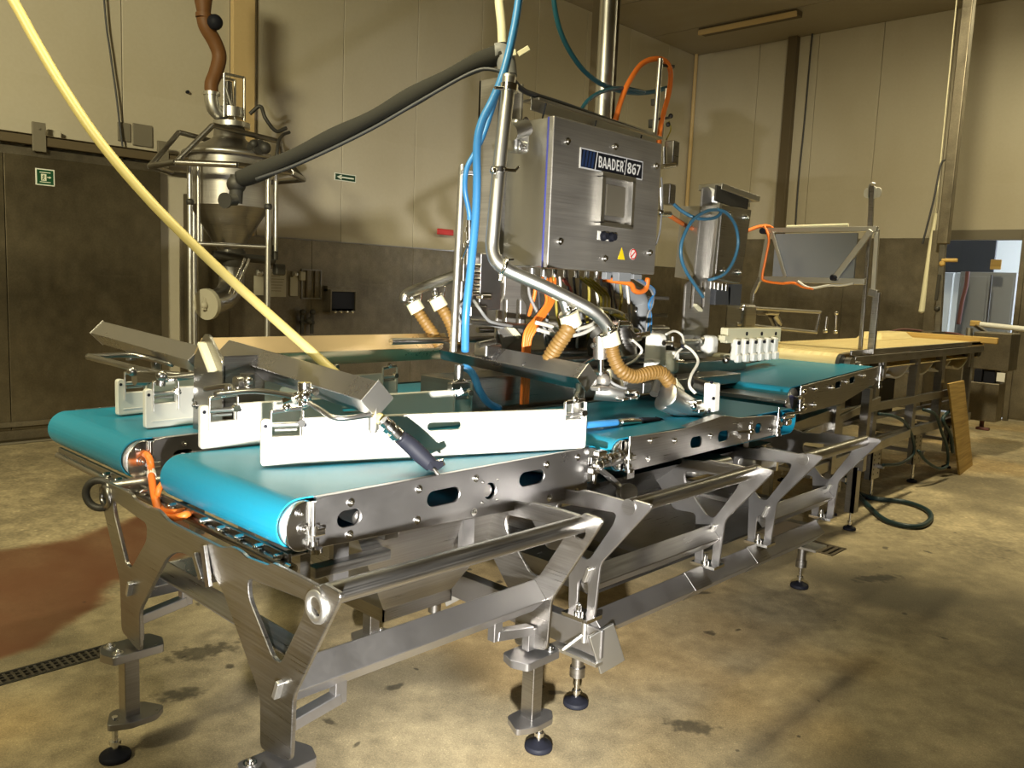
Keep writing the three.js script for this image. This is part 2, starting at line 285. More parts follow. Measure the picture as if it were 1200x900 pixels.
{
  const f = structure('floor');
  const X0 = -5, X1 = 12.3, Z0 = -7.85, Z1 = 5.1, [a, b, c, d] = FLOOR_NEAR;
  const drainL = [0.55, 1.27, -3.345, -3.235], drainR = [4.74, 4.96, -2.28, -1.87];
  const rectHole = (q) => [[q[0], -q[3]], [q[0], -q[2]], [q[1], -q[2]], [q[1], -q[3]]];
  const down = plane([0, -0.03, 0], [1, 0, 0], [0, 0, -1]);
  const mk = (shape, x0, x1, z0, z1, w, h, name) => {
    const g = extr(shape, 0.06, down, 0), mat = std({ map: floorTex(x0, x1, z0, z1, w, h), roughness: 0.62, bumpMap: grainB, bumpScale: 0.0012 });
    const m = mesh(g, mat), P = m.geometry.attributes.position, uv = m.geometry.attributes.uv;
    for (let i = 0; i < P.count; i++) uv.setXY(i, (P.getX(i) - x0) / (x1 - x0), (z1 - P.getZ(i)) / (z1 - z0));
    const bt = grainB.clone(); bt.repeat.set(2 * (x1 - x0), 2 * (z1 - z0)); bt.needsUpdate = true; mat.bumpMap = bt;
    m.name = name; f.add(m);
  };
  mk(poly([[a, -d], [b, -d], [b, -c], [a, -c]], [rectHole(drainL), rectHole(drainR)]), a, b, c, d, 2048, 1420, 'near_slab');
  mk(poly([[X0, -Z1], [X1, -Z1], [X1, -Z0], [X0, -Z0]], [[[a, -d], [a, -c], [b, -c], [b, -d]]]), X0, X1, Z0, Z1, 1536, 972, 'far_slab');
  part(f, 'sub_base', b2(X0, X1, -0.2, -0.12, Z0, Z1), M.castDark);
  for (const q of [drainL, drainR]) part(f, 'drain_channel', [b2(q[0] - 0.01, q[0], -0.12, -0.004, q[2], q[3]), b2(q[1], q[1] + 0.01, -0.12, -0.004, q[2], q[3]), b2(q[0], q[1], -0.12, -0.004, q[2] - 0.01, q[2]), b2(q[0], q[1], -0.12, -0.004, q[3], q[3] + 0.01)], M.castDark);
  // grates lying in the channels
  const gl = thing('drain_grate', 'dark mesh drain grate in the floor running up to the left front leg', 'drain', [0.91, -0.03, -3.29]);
  part(gl, 'rim', [b2(0.555, 1.265, -0.03, 0.002, -3.342, -3.332), b2(0.555, 1.265, -0.03, 0.002, -3.248, -3.238), b2(1.255, 1.265, -0.03, 0.002, -3.34, -3.24)], M.castDark);
  for (let i = 0; i < 3; i++) part(gl, 'long_bar', b2(0.56, 1.26, -0.028, -0.001, -3.317 + i * 0.026, -3.311 + i * 0.026), M.steelDark);
  for (let i = 0; i < 27; i++) part(gl, 'cross_bar', b2(0.57 + i * 0.026, 0.58 + i * 0.026, -0.024, 0, -3.335, -3.245), M.steelDark);
  const gr = thing('drain_grate', 'slotted drain grate in the floor beside the last diamond-beam stand foot', 'drain', [4.85, -0.03, -2.07]);
  part(gr, 'rim', [b2(4.745, 4.765, -0.03, 0.002, -2.275, -1.875), b2(4.935, 4.955, -0.03, 0.002, -2.275, -1.875), b2(4.75, 4.95, -0.03, 0.002, -1.893, -1.875), b2(4.75, 4.95, -0.03, 0.002, -2.275, -2.257)], M.brownPaint);
  for (let i = 0; i < 9; i++) part(gr, 'slat', b2(4.766, 4.934, -0.03, 0.001, -2.235 + i * 0.038, -2.215 + i * 0.038), M.brownPaint);
}
{
  const c = structure('ceiling');
  for (let i = 0; i < 12; i++) part(c, 'panel', b2(-5 + i * 1.45, -5 + (i + 1) * 1.45 - 0.012, 5.3, 5.42, -7.85, 5.1), M.ceiling);
  part(c, 'backing', b2(-5, 12.4, 5.42, 5.5, -7.85, 5.1), M.ceiling);
}
{
  const w = structure('wall_left');
  const s = [-5, -4, -3, -2, -1, 0.05, 1.05, 2.06, 3.07, 4.08, 4.36, 5.37, 6.38, 7.39, 8.40, 9.41, 10.42, 11.43, 12.2];
  for (let i = 0; i < s.length - 1; i++) part(w, 'panel', r2(s[i] + 0.003, s[i + 1] - 0.003, 0, 5.3, -7.85, -7.75, 0.006), M.wall);
  part(w, 'backing', b2(-5, 12.3, 0, 5.4, -7.95, -7.84), M.greyPlate);
  const ds = [3.565, 5.0, 6.38, 7.8, 9.2, 10.7, 12.2];
  for (let i = 0; i < ds.length - 1; i++) part(w, 'dado_sheet', r2(ds[i] + 0.002, ds[i + 1] - 0.002, 0.0, 1.86, -7.76, -7.738, 0.003), M.steelSheet, 'stained stainless sheet');
  part(w, 'dado_cap', b2(3.565, 12.2, 1.86, 1.872, -7.75, -7.735), M.steelDark);
  const t = structure('trim_1'); part(t, 'board', r2(4.08, 4.305, 1.862, 5.3, -7.75, -7.69, 0.004), M.column);
  const k = structure('baseboard_left'); part(k, 'plinth', r2(-5, 12.2, 0, 0.16, -7.738, -7.68, 0.01), M.greyPlate);
}
{
  const w = structure('wall_far');
  const s = [-7.75, -6.61, -5.67, -4.74, -3.82], y1 = 5.3;
  for (let i = 0; i < 4; i++) part(w, 'panel', r2(12.2, 12.3, 0, y1, s[i] + 0.003, s[i + 1] - 0.003, 0.006), M.wall);
  const s2 = [-3.82, -2.72, -1.8, -0.85, 0.1, 1.05, 2.0, 3.1, 5.1];
  for (let i = 0; i < s2.length - 1; i++) part(w, 'panel', r2(12.2, 12.3, i ? 0 : 2.42, y1, s2[i] + 0.003, s2[i + 1] - 0.003, 0.006), M.wall);
  const dz = [-7.75, -6.3, -5.0, -3.82];
  for (let i = 0; i < 3; i++) part(w, 'dado_sheet', r2(12.186, 12.204, 0, 2.34, dz[i] + 0.002, dz[i + 1] - 0.002, 0.003), M.steelSheet);
  part(w, 'dado_sheet', r2(12.186, 12.204, 0.03, 2.34, -2.74, 0.5, 0.003), M.steelSheet);
  part(w, 'lintel', r2(12.17, 12.3, 2.31, 2.44, -3.82, -2.0, 0.005), M.greyPlate);
  const d = structure('door_2');                                   // steel half door under the hatch
  part(d, 'leaf', r2(12.2, 12.25, 0.03, 1.03, -3.8, -2.74, 0.004), M.doorSheet);
  part(d, 'jamb', [r2(12.15, 12.3, 0, 2.42, -3.86, -3.78, 0.004), r2(12.15, 12.3, 0, 2.42, -2.77, -2.71, 0.004)], M.steelSheet);
  part(d, 'sill', r2(12.15, 12.32, 1.03, 1.07, -3.8, -2.74, 0.004), M.steelSheet);
  // lobby behind the hatch
  const l = structure('wall_lobby');
  part(l, 'shell', [b2(12.3, 15.5, -0.05, 0, -5.2, 0.5), b2(12.3, 15.5, 2.9, 3.0, -5.2, 0.5), b2(15.4, 15.5, 0, 2.9, -5.2, 0.5), b2(12.3, 15.5, 0, 2.9, -5.3, -5.2), b2(12.3, 15.5, 0, 2.9, 0.4, 0.5)], M.lobbyWhite);
  for (let i = 0; i < 6; i++) part(l, 'panel', r2(15.33, 15.4, 0, 2.9, -4.9 + i * 0.5, -4.42 + i * 0.5, 0.008), M.lobbyWhite);
}
{
  const a = structure('wall_right'); part(a, 'panel', b2(-5, 12.3, 0, 5.3, 5.1, 5.2), M.greyPlate);
  const b = structure('wall_near'); part(b, 'panel', b2(-5.1, -5, 0, 5.3, -7.85, 5.2), M.wall);
}
{ // sliding door on the left wall with its rail
  const d = structure('door_1');
  for (const [x0, x1] of [[-0.6, 0.75], [0.755, 2.09], [2.095, 3.345]]) part(d, 'leaf_sheet', r2(x0, x1, 0.13, 2.36, -7.70, -7.63, 0.004), M.doorSheet);
  part(d, 'door_top', b2(-0.6, 3.345, 2.36, 2.425, -7.70, -7.635), M.steelSheet);
  part(d, 'kick_strip', [b2(-0.6, 3.345, 0.16, 0.20, -7.64, -7.61), b2(-0.6, 3.345, 0.05, 0.13, -7.70, -7.64)], M.steelSheet);
  const t = structure('trim_2');
  part(t, 'rail', [r2(-0.8, 3.66, 2.45, 2.535, -7.68, -7.60, 0.006), b2(-0.8, 3.66, 2.52, 2.53, -7.75, -7.60)], M.brownPaint);
  for (const x of [-0.2, 1.2, 2.345, 3.355]) part(t, 'rail_bracket', [r2(x - 0.05, x + 0.05, 2.40, 2.63, -7.61, -7.585, 0.004), ...bolt([x, 2.58, -7.585], [0, 0, 1])], M.greyPlate);
  part(t, 'rail_stop', r2(2.44, 2.54, 2.535, 2.60, -7.75, -7.68, 0.004), M.wall);
}
// ---------------------------------------------------------------- things on the walls
{
  const s = thing('exit_sign', 'square green emergency exit sign on the dark sliding door', 'sign', [2.39, 2.125, -7.63]);
  const c = document.createElement('canvas'); c.width = c.height = 256; const x = c.getContext('2d');
  x.fillStyle = '#e8ecdf'; x.fillRect(0, 0, 256, 256); x.fillStyle = '#0e4a2c'; x.fillRect(14, 14, 228, 228);
  x.fillStyle = '#e6e8d4'; x.fillRect(70, 78, 74, 106); x.fillRect(52, 46, 150, 14); x.fillRect(52, 198, 150, 12);
  x.fillStyle = '#0e4a2c'; x.beginPath(); x.arc(108, 98, 9, 0, 7); x.fill(); x.lineWidth = 11; x.strokeStyle = '#0e4a2c'; x.beginPath(); x.moveTo(108, 108); x.lineTo(100, 140); x.lineTo(118, 172); x.moveTo(100, 140); x.lineTo(84, 172); x.moveTo(86, 120); x.lineTo(126, 124); x.stroke();
  x.fillStyle = '#e6e8d4'; x.fillRect(154, 118, 30, 16); x.beginPath(); x.moveTo(184, 104); x.lineTo(212, 126); x.lineTo(184, 148); x.fill();
  signFace(s, 2.319, 2.463, 2.136, 2.27, -7.628, c);
  const a = thing('arrow_sign', 'small green and white arrow exit sign on the cream wall', 'sign', [5.33, 2.53, -7.74]);
  const c2 = document.createElement('canvas'); c2.width = 256; c2.height = 96; const y = c2.getContext('2d');
  y.fillStyle = '#e8ecdf'; y.fillRect(0, 0, 256, 96); y.fillStyle = '#0f3a26'; y.fillRect(8, 8, 240, 80); y.fillStyle = '#e4e8d8'; y.fillRect(70, 40, 160, 18); y.beginPath(); y.moveTo(84, 14); y.lineTo(24, 49); y.lineTo(84, 84); y.lineTo(84, 66); y.lineTo(60, 49); y.lineTo(84, 32); y.fill();
  signFace(a, 5.27, 5.55, 2.52, 2.60, -7.748, c2);
}
function signFace(root, x0, x1, y0, y1, z, canvas) {
  part(root, 'plate', r2(x0, x1, y0, y1, z, z + 0.008, 0.002), M.white);
  const t = new THREE.CanvasTexture(canvas); t.colorSpace = THREE.SRGBColorSpace;
  const g = new THREE.PlaneGeometry(x1 - x0 - 0.004, y1 - y0 - 0.004), m = new THREE.Mesh(g, std({ map: t, roughness: 0.5 })), b = baseOf.get(root);
  m.position.set((x0 + x1) / 2 - b[0], (y0 + y1) / 2 - b[1], z + 0.009 - b[2]); m.name = 'printed_face'; m.receiveShadow = true; root.add(m);
}
one('blank_plate', 'small square grey plate on the wall beside the hanging cable', 'plate', r2(3.02, 3.13, 2.60, 2.76, -7.75, -7.735, 0.004), M.greyPlate);
one('blank_plate', 'wider grey plate on the wall, right of the small square one', 'plate', r2(3.15, 3.32, 2.58, 2.77, -7.75, -7.73, 0.004), M.greyPlate);
one('wall_cable', 'thin dark cable hanging down the cream wall to the door rail', 'cable', tube([[2.83, 5.28, -7.70], [2.908,3.739,-7.7], [2.95,3.331,-7.7], [2.995,2.985,-7.7], [3.033,2.632,-7.7], [3.066,2.403,-7.7]], 0.008), M.darkCable);
one('wall_plug', 'tiny round dark plug in the cream wall left of the hose', 'plug', cyl([3.65,3.128,-7.75], add([3.65,3.128,-7.75], [0, 0, 0.03]), 0.014), M.black);
{
  const p = thing('notice_sheet', 'white printed notice sheet on the steel dado behind the tank', 'paper', [4.59, 1.25, -7.73]);
  part(p, 'sheet', b2(4.487, 4.692, 1.262, 1.545, -7.738, -7.732), M.paper);
  part(p, 'print', [0, 1, 2, 3, 4, 5, 6].map((i) => b2(4.52, 4.52 + 0.1 + 0.05 * rnd(), 1.50 - i * 0.03, 1.506 - i * 0.03, -7.732, -7.7312)), M.greyPlate);
  for (const [x0, x1, l] of [[4.327, 4.427, 'narrow pale tag hanging left of the notice sheet'], [4.737, 4.823, 'narrow pale tag hanging right of the notice sheet']]) {
    const t = thing('hanging_tag', l, 'tag', [(x0 + x1) / 2, 1.27, -7.72]);
    part(t, 'card', b2(x0, x1, 1.275, 1.47, -7.735, -7.722), M.paper);
    part(t, 'clip', [r2(x0 + 0.02, x1 - 0.02, 1.47, 1.53, -7.738, -7.70, 0.01), ball([(x0 + x1) / 2, 1.50, -7.69], 0.025)], M.satin);
  }
  one('wall_box', 'small pale switch box on the dado between tag and door hatch', 'box', r2(4.84, 4.90, 1.44, 1.53, -7.738, -7.69, 0.008), M.paper);
  const h = thing('wall_hatch', 'narrow framed flap with vertical ribs in the steel dado', 'hatch', [5.0, 1.25, -7.73]);
  part(h, 'frame', [b2(4.87, 5.12, 1.545, 1.56, -7.74, -7.725), b2(4.87, 5.12, 1.245, 1.26, -7.74, -7.725), b2(4.87, 4.885, 1.25, 1.555, -7.74, -7.725), b2(5.105, 5.12, 1.25, 1.555, -7.74, -7.725)], M.steelDark);
  for (const x of [4.93, 5.03]) part(h, 'rib', b2(x, x + 0.012, 1.26, 1.545, -7.74, -7.72), M.brownPaint);
  const k = thing('wall_recess_box', 'black open box on the steel dado with a bright lower edge', 'box', [5.31, 1.1, -7.7]);
  part(k, 'shell', [b2(5.15, 5.485, 1.335, 1.355, -7.738, -7.60), b2(5.15, 5.165, 1.12, 1.335, -7.738, -7.60), b2(5.47, 5.485, 1.12, 1.335, -7.738, -7.60), b2(5.15, 5.485, 1.11, 1.125, -7.738, -7.60), b2(5.15, 5.485, 1.335, 1.39, -7.738, -7.66)], M.steelSheet);
  part(k, 'back', b2(5.165, 5.47, 1.125, 1.335, -7.736, -7.725), M.black);
  part(k, 'flap', b2(5.165, 5.47, 1.15, 1.335, -7.63, -7.62), M.black);
  for (let i = 0; i < 4; i++) part(k, 'clip', ball([5.21 + i * 0.075, 1.118, -7.597], 0.018, 8), M.chrome);
  const v = thing('wall_valve', 'dark cluster of small valves low on the steel dado', 'valve', [4.92, 0.9, -7.69]);
  part(v, 'pipe', [cyl([4.86, 0.88, -7.69], [4.86, 1.1, -7.69], 0.02), cyl([4.98, 0.88, -7.69], [4.98, 1.1, -7.69], 0.02), cyl([4.84, 1.0, -7.69], [5.0, 1.0, -7.69], 0.022)], M.castDark);
  part(v, 'knob', [ball([4.86, 1.11, -7.68], 0.032), ball([4.98, 1.11, -7.68], 0.032), ball([4.92, 1.02, -7.65], 0.035)], M.castDark);
  const rl = thing('red_lever', 'small red lever handle on the wall left of the steel pole', 'handle', [6.86, 2.05, -7.7]);
  part(rl, 'lever', r2(6.70, 6.96, 2.045, 2.115, -7.70, -7.68, 0.01), M.red);
  part(rl, 'spindle', cyl([6.92, 2.08, -7.75], [6.92, 2.08, -7.69], 0.02), M.steelDark);
}
{ // end wall: dark strut, cables, thin pipes
  const s = thing('wall_strut', 'dark brown vertical steel strut on the end wall up to the ceiling', 'strut', [12.12, 2.34, -6.03]);
  part(s, 'channel', [r2(12.09, 12.2, 2.34, 5.3, -6.105, -5.965, 0.006)], M.brownPaint);
  one('hanging_wire', 'thin dark wire hanging down the end wall right of the strut', 'wire', tube([[12.15,5.84,-5.747], [12.15,5.056,-5.769], [12.15,4.084,-5.776], [12.15,3.219,-5.795], [12.15,2.49,-5.786]], 0.012), M.darkCable);
  one('hanging_wire', 'short dark wire drooping from the tall ceiling post', 'wire', tube([[9,2.882,-2.684], [9,2.871,-2.76], [9,2.843,-2.827], [9,2.489,-2.865], [9,2.061,-2.929]], 0.01), M.darkCable);
  one('corner_conduit', 'slim brown conduit running up the corner of the room', 'conduit', cyl([12.14, 2.3, -7.70], [12.14, 5.3, -7.70], 0.03), M.column);
  const f = thing('ceiling_light', 'unlit strip light fitting under the ceiling near the corner', 'light fitting', [11.05, 5.2, -6.2]);
  part(f, 'housing', r2(10.97, 11.15, 5.22, 5.30, -6.95, -5.45, 0.01), M.brownPaint);
  part(f, 'diffuser', r2(10.95, 11.0, 5.2, 5.27, -6.95, -5.45, 0.012), M.column);
}
// hall lamp fittings that carry the warm light, and the work lamp's housing
hallLamps.forEach(([x, y, z, w, d]) => {
  const l = thing('hall_lamp', x > 5 ? 'warm strip lamp near the end wall, high over the aisle' : 'slim warm strip lamp hanging low over the near belts', 'lamp', [x, y, z]);
  part(l, 'housing', [r2(x - w / 2 - 0.03, x + w / 2 + 0.03, y + 0.02, y + 0.09, z - d / 2 - 0.03, z + d / 2 + 0.03, 0.01), cyl([x - 0.4, y + 0.09, z], [x - 0.4, 5.295, z], 0.008), cyl([x + 0.4, y + 0.09, z], [x + 0.4, 5.295, z], 0.008)], M.steelDark);
  part(l, 'lit_panel', b2(x - w / 2, x + w / 2, y + 0.006, y + 0.02, z - d / 2, z + d / 2), M.lampGlow);
});
for (const [lab, A, T] of [['round reflector lamp hanging from the ceiling behind the camera', [-3.2, 4.5, -1.5], [1.5, 1.4, -7.0]], ['round reflector lamp hanging high over the aisle beside the third belt', [5.8, 4.85, -1.9], [8.5, 1.1, -2.8]]]) {
  const l = thing('reflector_lamp', lab, 'lamp', A), d = V(T).sub(V(A)).normalize().toArray(), at = (t) => [A[0] + d[0] * t, A[1] + d[1] * t, A[2] + d[2] * t];
  part(l, 'shade', [cyl(at(-0.30), at(-0.06), 0.10, 0.22, 24)], M.steel);
  part(l, 'lit_face', cyl(at(-0.058), at(-0.05), 0.18, 0.18, 24), M.lampGlow);
  part(l, 'pendant', cyl(at(-0.28), [at(-0.28)[0], 5.295, at(-0.28)[2]], 0.012), M.castDark);
}
{
  const l = thing('work_lamp', 'hand lamp held low under the camera, outside the picture', 'lamp', [-0.03, 0.0, -0.02]);
  part(l, 'stand', [cyl([-0.06, 0, 0.0], [-0.06, 0.8, 0.0], 0.012), cyl([-0.06, 0, 0.0], [-0.06, 0.02, 0.0], 0.1)], M.black);
  part(l, 'housing', cyl([-0.085, 0.857, 0.035], [-0.035, 0.86, -0.014], 0.05), M.black);
  part(l, 'lit_face', cyl([-0.035, 0.86, -0.014], [-0.03, 0.86, -0.019], 0.04), M.torchGlow);
}
// ---------------------------------------------------------------- belt conveyors
const ZX = (x) => plane([x, 0, 0], [0, 0, -1], [0, 1, 0]);         // shapes given as (-z, y) at a constant x
const XY = (z) => plane([0, 0, z], [1, 0, 0], [0, 1, 0]);          // shapes given as (x, y) at a constant z
function stadium(x0, x1, y0, y1) { const r = (y1 - y0) / 2, s = new THREE.Shape(); s.moveTo(x0 + r, y1); s.lineTo(x1 - r, y1); s.absarc(x1 - r, y0 + r, r, Math.PI / 2, -Math.PI / 2, true); s.lineTo(x0 + r, y0); s.absarc(x0 + r, y0 + r, r, -Math.PI / 2, -Math.PI * 1.5, true); return s; }
function beltLoop(x0, x1, y0, y1, z0, z1, t = 0.004) {
  const s = stadium(x0, x1, y0, y1); s.holes.push(new THREE.Path(stadium(x0 + t, x1 - t, y0 + t, y1 - t).getPoints(24)));
  const g = new THREE.ExtrudeGeometry(s, { depth: z1 - z0, bevelEnabled: false, curveSegments: 24 }); g.translate(0, 0, z0);
  return toCreasedNormals(clean(g), 0.6);
}
function adjuster(root, x, y, z, side = 1, withBody = true) { // tensioning screw at a roller end
  const a = part(root, 'tensioner', [cyl([x, y + 0.07, z], [x, y - 0.05, z], 0.006), cyl([x, y + 0.01, z], [x, y - 0.012, z], 0.016, 0.016, 6), cyl([x, y - 0.03, z], [x, y - 0.042, z], 0.015, 0.015, 6), rb(x + 0.012, y - 0.008, z + side * 0.004, 0.035, 0.02, 0.02, 0.004)], M.chrome);
  if (withBody) part(a, 'nut', [cyl([x + 0.005, y - 0.05, z], [x + 0.005, y - 0.062, z], 0.02, 0.02, 6)], M.chrome);
}
function conveyor(label, zn, zf, detailed) { // infeed belt with its side plates, zn nearer the aisle
  const t = thing('belt_conveyor', label, 'conveyor', [1.65, 0.8, (zn + zf) / 2]);
  part(t, 'belt', beltLoop(1.06, 2.36, 0.812, 0.944, zf, zn), M.belt);
  part(t, 'front_roller', [cyl([1.127, 0.878, zf - 0.008], [1.127, 0.878, zn + 0.008], 0.0605, 0.0605, 32)], M.satin);
  part(t, 'rear_roller', [cyl([2.29, 0.878, zf - 0.008], [2.29, 0.878, zn + 0.008], 0.0605, 0.0605, 32)], M.satin);
  for (const [z, s] of [[zn + 0.018, 1], [zf - 0.018, -1]]) {
    const holes = [slot(1.263, 0.873, 0.075, 0.045), slot(1.592, 0.878, 0.125, 0.046), hole(1.782, 0.866, 0.026), slot(1.972, 0.88, 0.118, 0.046)];
    const pl = part(t, 'side_plate', [extr(poly(rounded([[1.158, 0.812], [1.158, 0.938], [1.20, 0.944, 0], [2.262, 0.947], [2.262, 0.775], [1.9, 0.786, 0.05]], 0.012), holes), 0.008, XY(z)), b2(1.165, 2.255, 0.936, 0.944, z - s * 0.016, z)], M.blasted);
    if (s > 0 || detailed) {
      part(t, 'end_cap', [extr(poly(rounded([[1.078, 0.84], [1.074, 0.90], [1.11, 0.94], [1.152, 0.94], [1.152, 0.812], [1.10, 0.814]], 0.03)), 0.014, XY(z - s * 0.002)), extr(poly([...stadium(1.080, 1.185, 0.82, 0.936).getPoints(16)].map((p) => [p.x, p.y])), 0.02, XY(z - s * 0.01))], M.chrome);
      part(t, 'end_bolt', [...bolt([1.122, 0.872, z + s * 0.006], [0, 0, s], 0.011), ...bolt([1.113, 0.912, z + s * 0.006], [0, 0, s], 0.008)], M.chrome);
      adjuster(t, 1.146, 0.868, z + s * 0.014, s);
      for (const [x, y] of [[1.265, 0.915], [1.263, 0.829], [1.496, 0.915], [1.493, 0.827], [1.718, 0.915], [1.715, 0.812], [2.04, 0.915], [2.06, 0.80], [2.2, 0.80], [2.2, 0.92]]) part(pl, 'bolt', bolt([x, y, z + s * 0.004], [0, 0, s], 0.008, 0.007), M.chrome);
      for (let i = 0; i < 4; i++) part(pl, 'bolt', bolt([1.782 + 0.045 * Math.cos(D45 + i * Math.PI / 2), 0.866 + 0.045 * Math.sin(D45 + i * Math.PI / 2), z + s * 0.004], [0, 0, s], 0.0035, 0.003), M.steelDark);
    }
  }
  part(t, 'cross_tube', [1.3, 1.78, 2.15].map((x) => cyl([x, 0.865, zf - 0.01], [x, 0.865, zn + 0.01], 0.02)), M.steelDark);
  return t;
}
const ZN = -1.785, ZF = -2.44, ZN2 = -2.74, ZF2 = -3.42;
const convA = conveyor('near blue belt conveyor with a slotted stainless side plate facing the aisle', ZN, ZF, true);
const convB = conveyor('far blue belt conveyor whose rounded end juts out at the left', ZN2, ZF2, false);
part(convB, 'shaft_end', [cyl([1.127, 0.878, ZF2 - 0.02], [1.127, 0.878, ZF2 - 0.09], 0.012), rb(1.127, 0.878, ZF2 - 0.06, 0.03, 0.05, 0.03, 0.006)], M.chrome);

{ // second belt of the near lane
  const t = thing('belt_conveyor', 'second blue belt conveyor under the suction heads, in line behind the near one', 'conveyor', [3.1, 0.82, -2.1]);
  part(t, 'belt', beltLoop(2.41, 3.92, 0.83, 0.952, ZF, ZN), M.belt);
  part(t, 'front_roller', cyl([2.475, 0.891, ZF - 0.008], [2.475, 0.891, ZN + 0.008], 0.056, 0.056, 28), M.satin);
  const p = part(t, 'side_plate', [extr(poly(rounded([[2.505, 0.829], [2.505, 0.958], [2.86, 0.953, 0.03], [3.175, 0.981, 0.02], [3.31, 0.958, 0.02], [3.62, 0.944], [3.70, 0.93], [3.72, 0.848]], 0.012), [slot(2.962, 0.889, 0.088, 0.045), slot(3.18, 0.891, 0.09, 0.045), slot(3.49, 0.895, 0.06, 0.045)]), 0.008, XY(-1.765)), extr(poly([[2.9, 0.950], [3.175, 0.979], [3.3, 0.956]]), 0.05, XY(-1.79))], M.steelDark);
  for (const [x, y] of [[2.63, 0.931], [2.8, 0.912], [2.62, 0.863], [3.07, 0.905], [3.42, 0.925], [3.41, 0.878], [3.6, 0.88]]) part(p, 'bolt', bolt([x, y, -1.761], [0, 0, 1], 0.008, 0.007), M.chrome);
  part(t, 'clamp_handle', [cyl([3.28, 0.895, -1.755], [3.36, 0.897, -1.73], 0.009), cyl([3.36, 0.925, -1.735], [3.36, 0.862, -1.735], 0.007), ball([3.36, 0.897, -1.73], 0.014)], M.chrome);
  adjuster(t, 2.488, 0.892, -1.755); adjuster(t, 3.665, 0.905, -1.755);
  part(t, 'far_side_plate', extr(poly([[2.505, 0.829], [2.505, 0.958], [3.72, 0.958], [3.72, 0.848]]), 0.008, XY(-2.45)), M.steelDark);
  part(t, 'roller_end', [extr(poly([...stadium(2.42, 2.52, 0.835, 0.948).getPoints(12)].map((q) => [q.x, q.y])), 0.012, XY(-1.776))], M.chrome);
  part(t, 'latch', [rb(3.76, 0.925, -1.75, 0.11, 0.016, 0.02, 0.005), rb(3.75, 0.90, -1.75, 0.05, 0.03, 0.03, 0.008), cyl([3.72, 0.94, -1.75], [3.84, 0.945, -1.72], 0.006)], M.chrome);
  const u = thing('belt_conveyor', 'second blue belt of the far lane, half hidden behind the steel column', 'conveyor', [3.1, 0.82, -3.05]);
  part(u, 'belt', beltLoop(2.41, 3.92, 0.83, 0.952, ZF2, ZN2), M.belt);
  part(u, 'side_plate', [extr(poly([[2.505, 0.829], [2.505, 0.958], [3.72, 0.958], [3.72, 0.848]]), 0.008, XY(-2.722)), extr(poly([[2.505, 0.829], [2.505, 0.958], [3.72, 0.958], [3.72, 0.848]]), 0.008, XY(-3.438))], M.steelDark);
}
{ // drive between the two near belts: toothed wheels and a bent lever
  const t = thing('chain_coupling', 'row of shiny nuts and toothed wheels between the two near side plates', 'coupling', [2.38, 0.86, -1.76]);
  part(t, 'shaft', [cyl([2.29, 0.885, -1.758], [2.46, 0.905, -1.758], 0.012), rb(2.375, 0.885, -1.775, 0.19, 0.05, 0.02, 0.006)], M.steelDark);
  for (let i = 0; i < 6; i++) part(t, 'nut', cyl([2.30 + i * 0.028, 0.888 + i * 0.003, -1.752], [2.316 + i * 0.028, 0.89 + i * 0.003, -1.752], 0.02 - 0.004 * (i % 2), 0.02 - 0.004 * (i % 2), 8), M.chrome);
  part(t, 'clamp', [cyl([2.275, 0.90, -1.745], [2.275, 0.82, -1.745], 0.008), ball([2.28, 0.885, -1.735], 0.022), rb(2.265, 0.87, -1.74, 0.05, 0.03, 0.03, 0.01), rb(2.30, 0.925, -1.745, 0.05, 0.02, 0.03, 0.006)], M.chrome);
  const l = thing('bent_lever', 'flat bent steel lever with a round knuckle under the gap between the belts', 'lever', [2.25, 0.72, -1.7]);
  part(l, 'arm', [bar([2.27,0.88,-1.73], [2.318,0.848,-1.72], 0.045, 0.012), bar([2.318,0.848,-1.72], [2.403,0.778,-1.7], 0.04, 0.014)], M.blasted);
  part(l, 'knuckle', [cyl([2.44,0.766,-1.73], [2.366,0.792,-1.66], 0.032, 0.032, 24)], M.steelDark);
}
{ // guard strip under the rollers, studded with bolt heads
  const t = thing('guard_rail', 'studded steel strip running under both belt ends', 'rail', [1.13, 0.78, -2.4]);
  part(t, 'strip', [bar([1.095, 0.792, -1.775], [1.095, 0.792, -3.40], 0.012, 0.034), cyl([1.088, 0.777, -1.77], [1.088, 0.777, -3.40], 0.013), bar([1.10, 0.80, -1.80], [1.17, 0.80, -1.80], 0.04, 0.006), bar([1.10, 0.80, -2.40], [1.17, 0.80, -2.40], 0.04, 0.006)], M.steel);
  for (let i = 0; i < 12; i++) part(t, 'stud', [cyl([1.09, 0.799, -1.80 - i * 0.10], [1.072, 0.799, -1.80 - i * 0.10], 0.010, 0.010, 6), ball([1.071, 0.799, -1.80 - i * 0.10], 0.0085, 8)], M.chrome);
  part(t, 'end_bolt', [cyl([1.088, 0.777, -1.772], [1.088, 0.777, -1.75], 0.014, 0.014, 14), cyl([1.088, 0.777, -1.75], [1.088, 0.777, -1.744], 0.009, 0.009, 6)], M.chrome);
  part(t, 'hanger', [b2(1.14, 1.17, 0.70, 0.815, -1.86, -1.80), b2(1.14, 1.17, 0.70, 0.815, -2.42, -2.38), bar([1.2, 0.72, -1.84], [1.45, 0.72, -1.84], 0.04, 0.03)], M.steelDark);
}
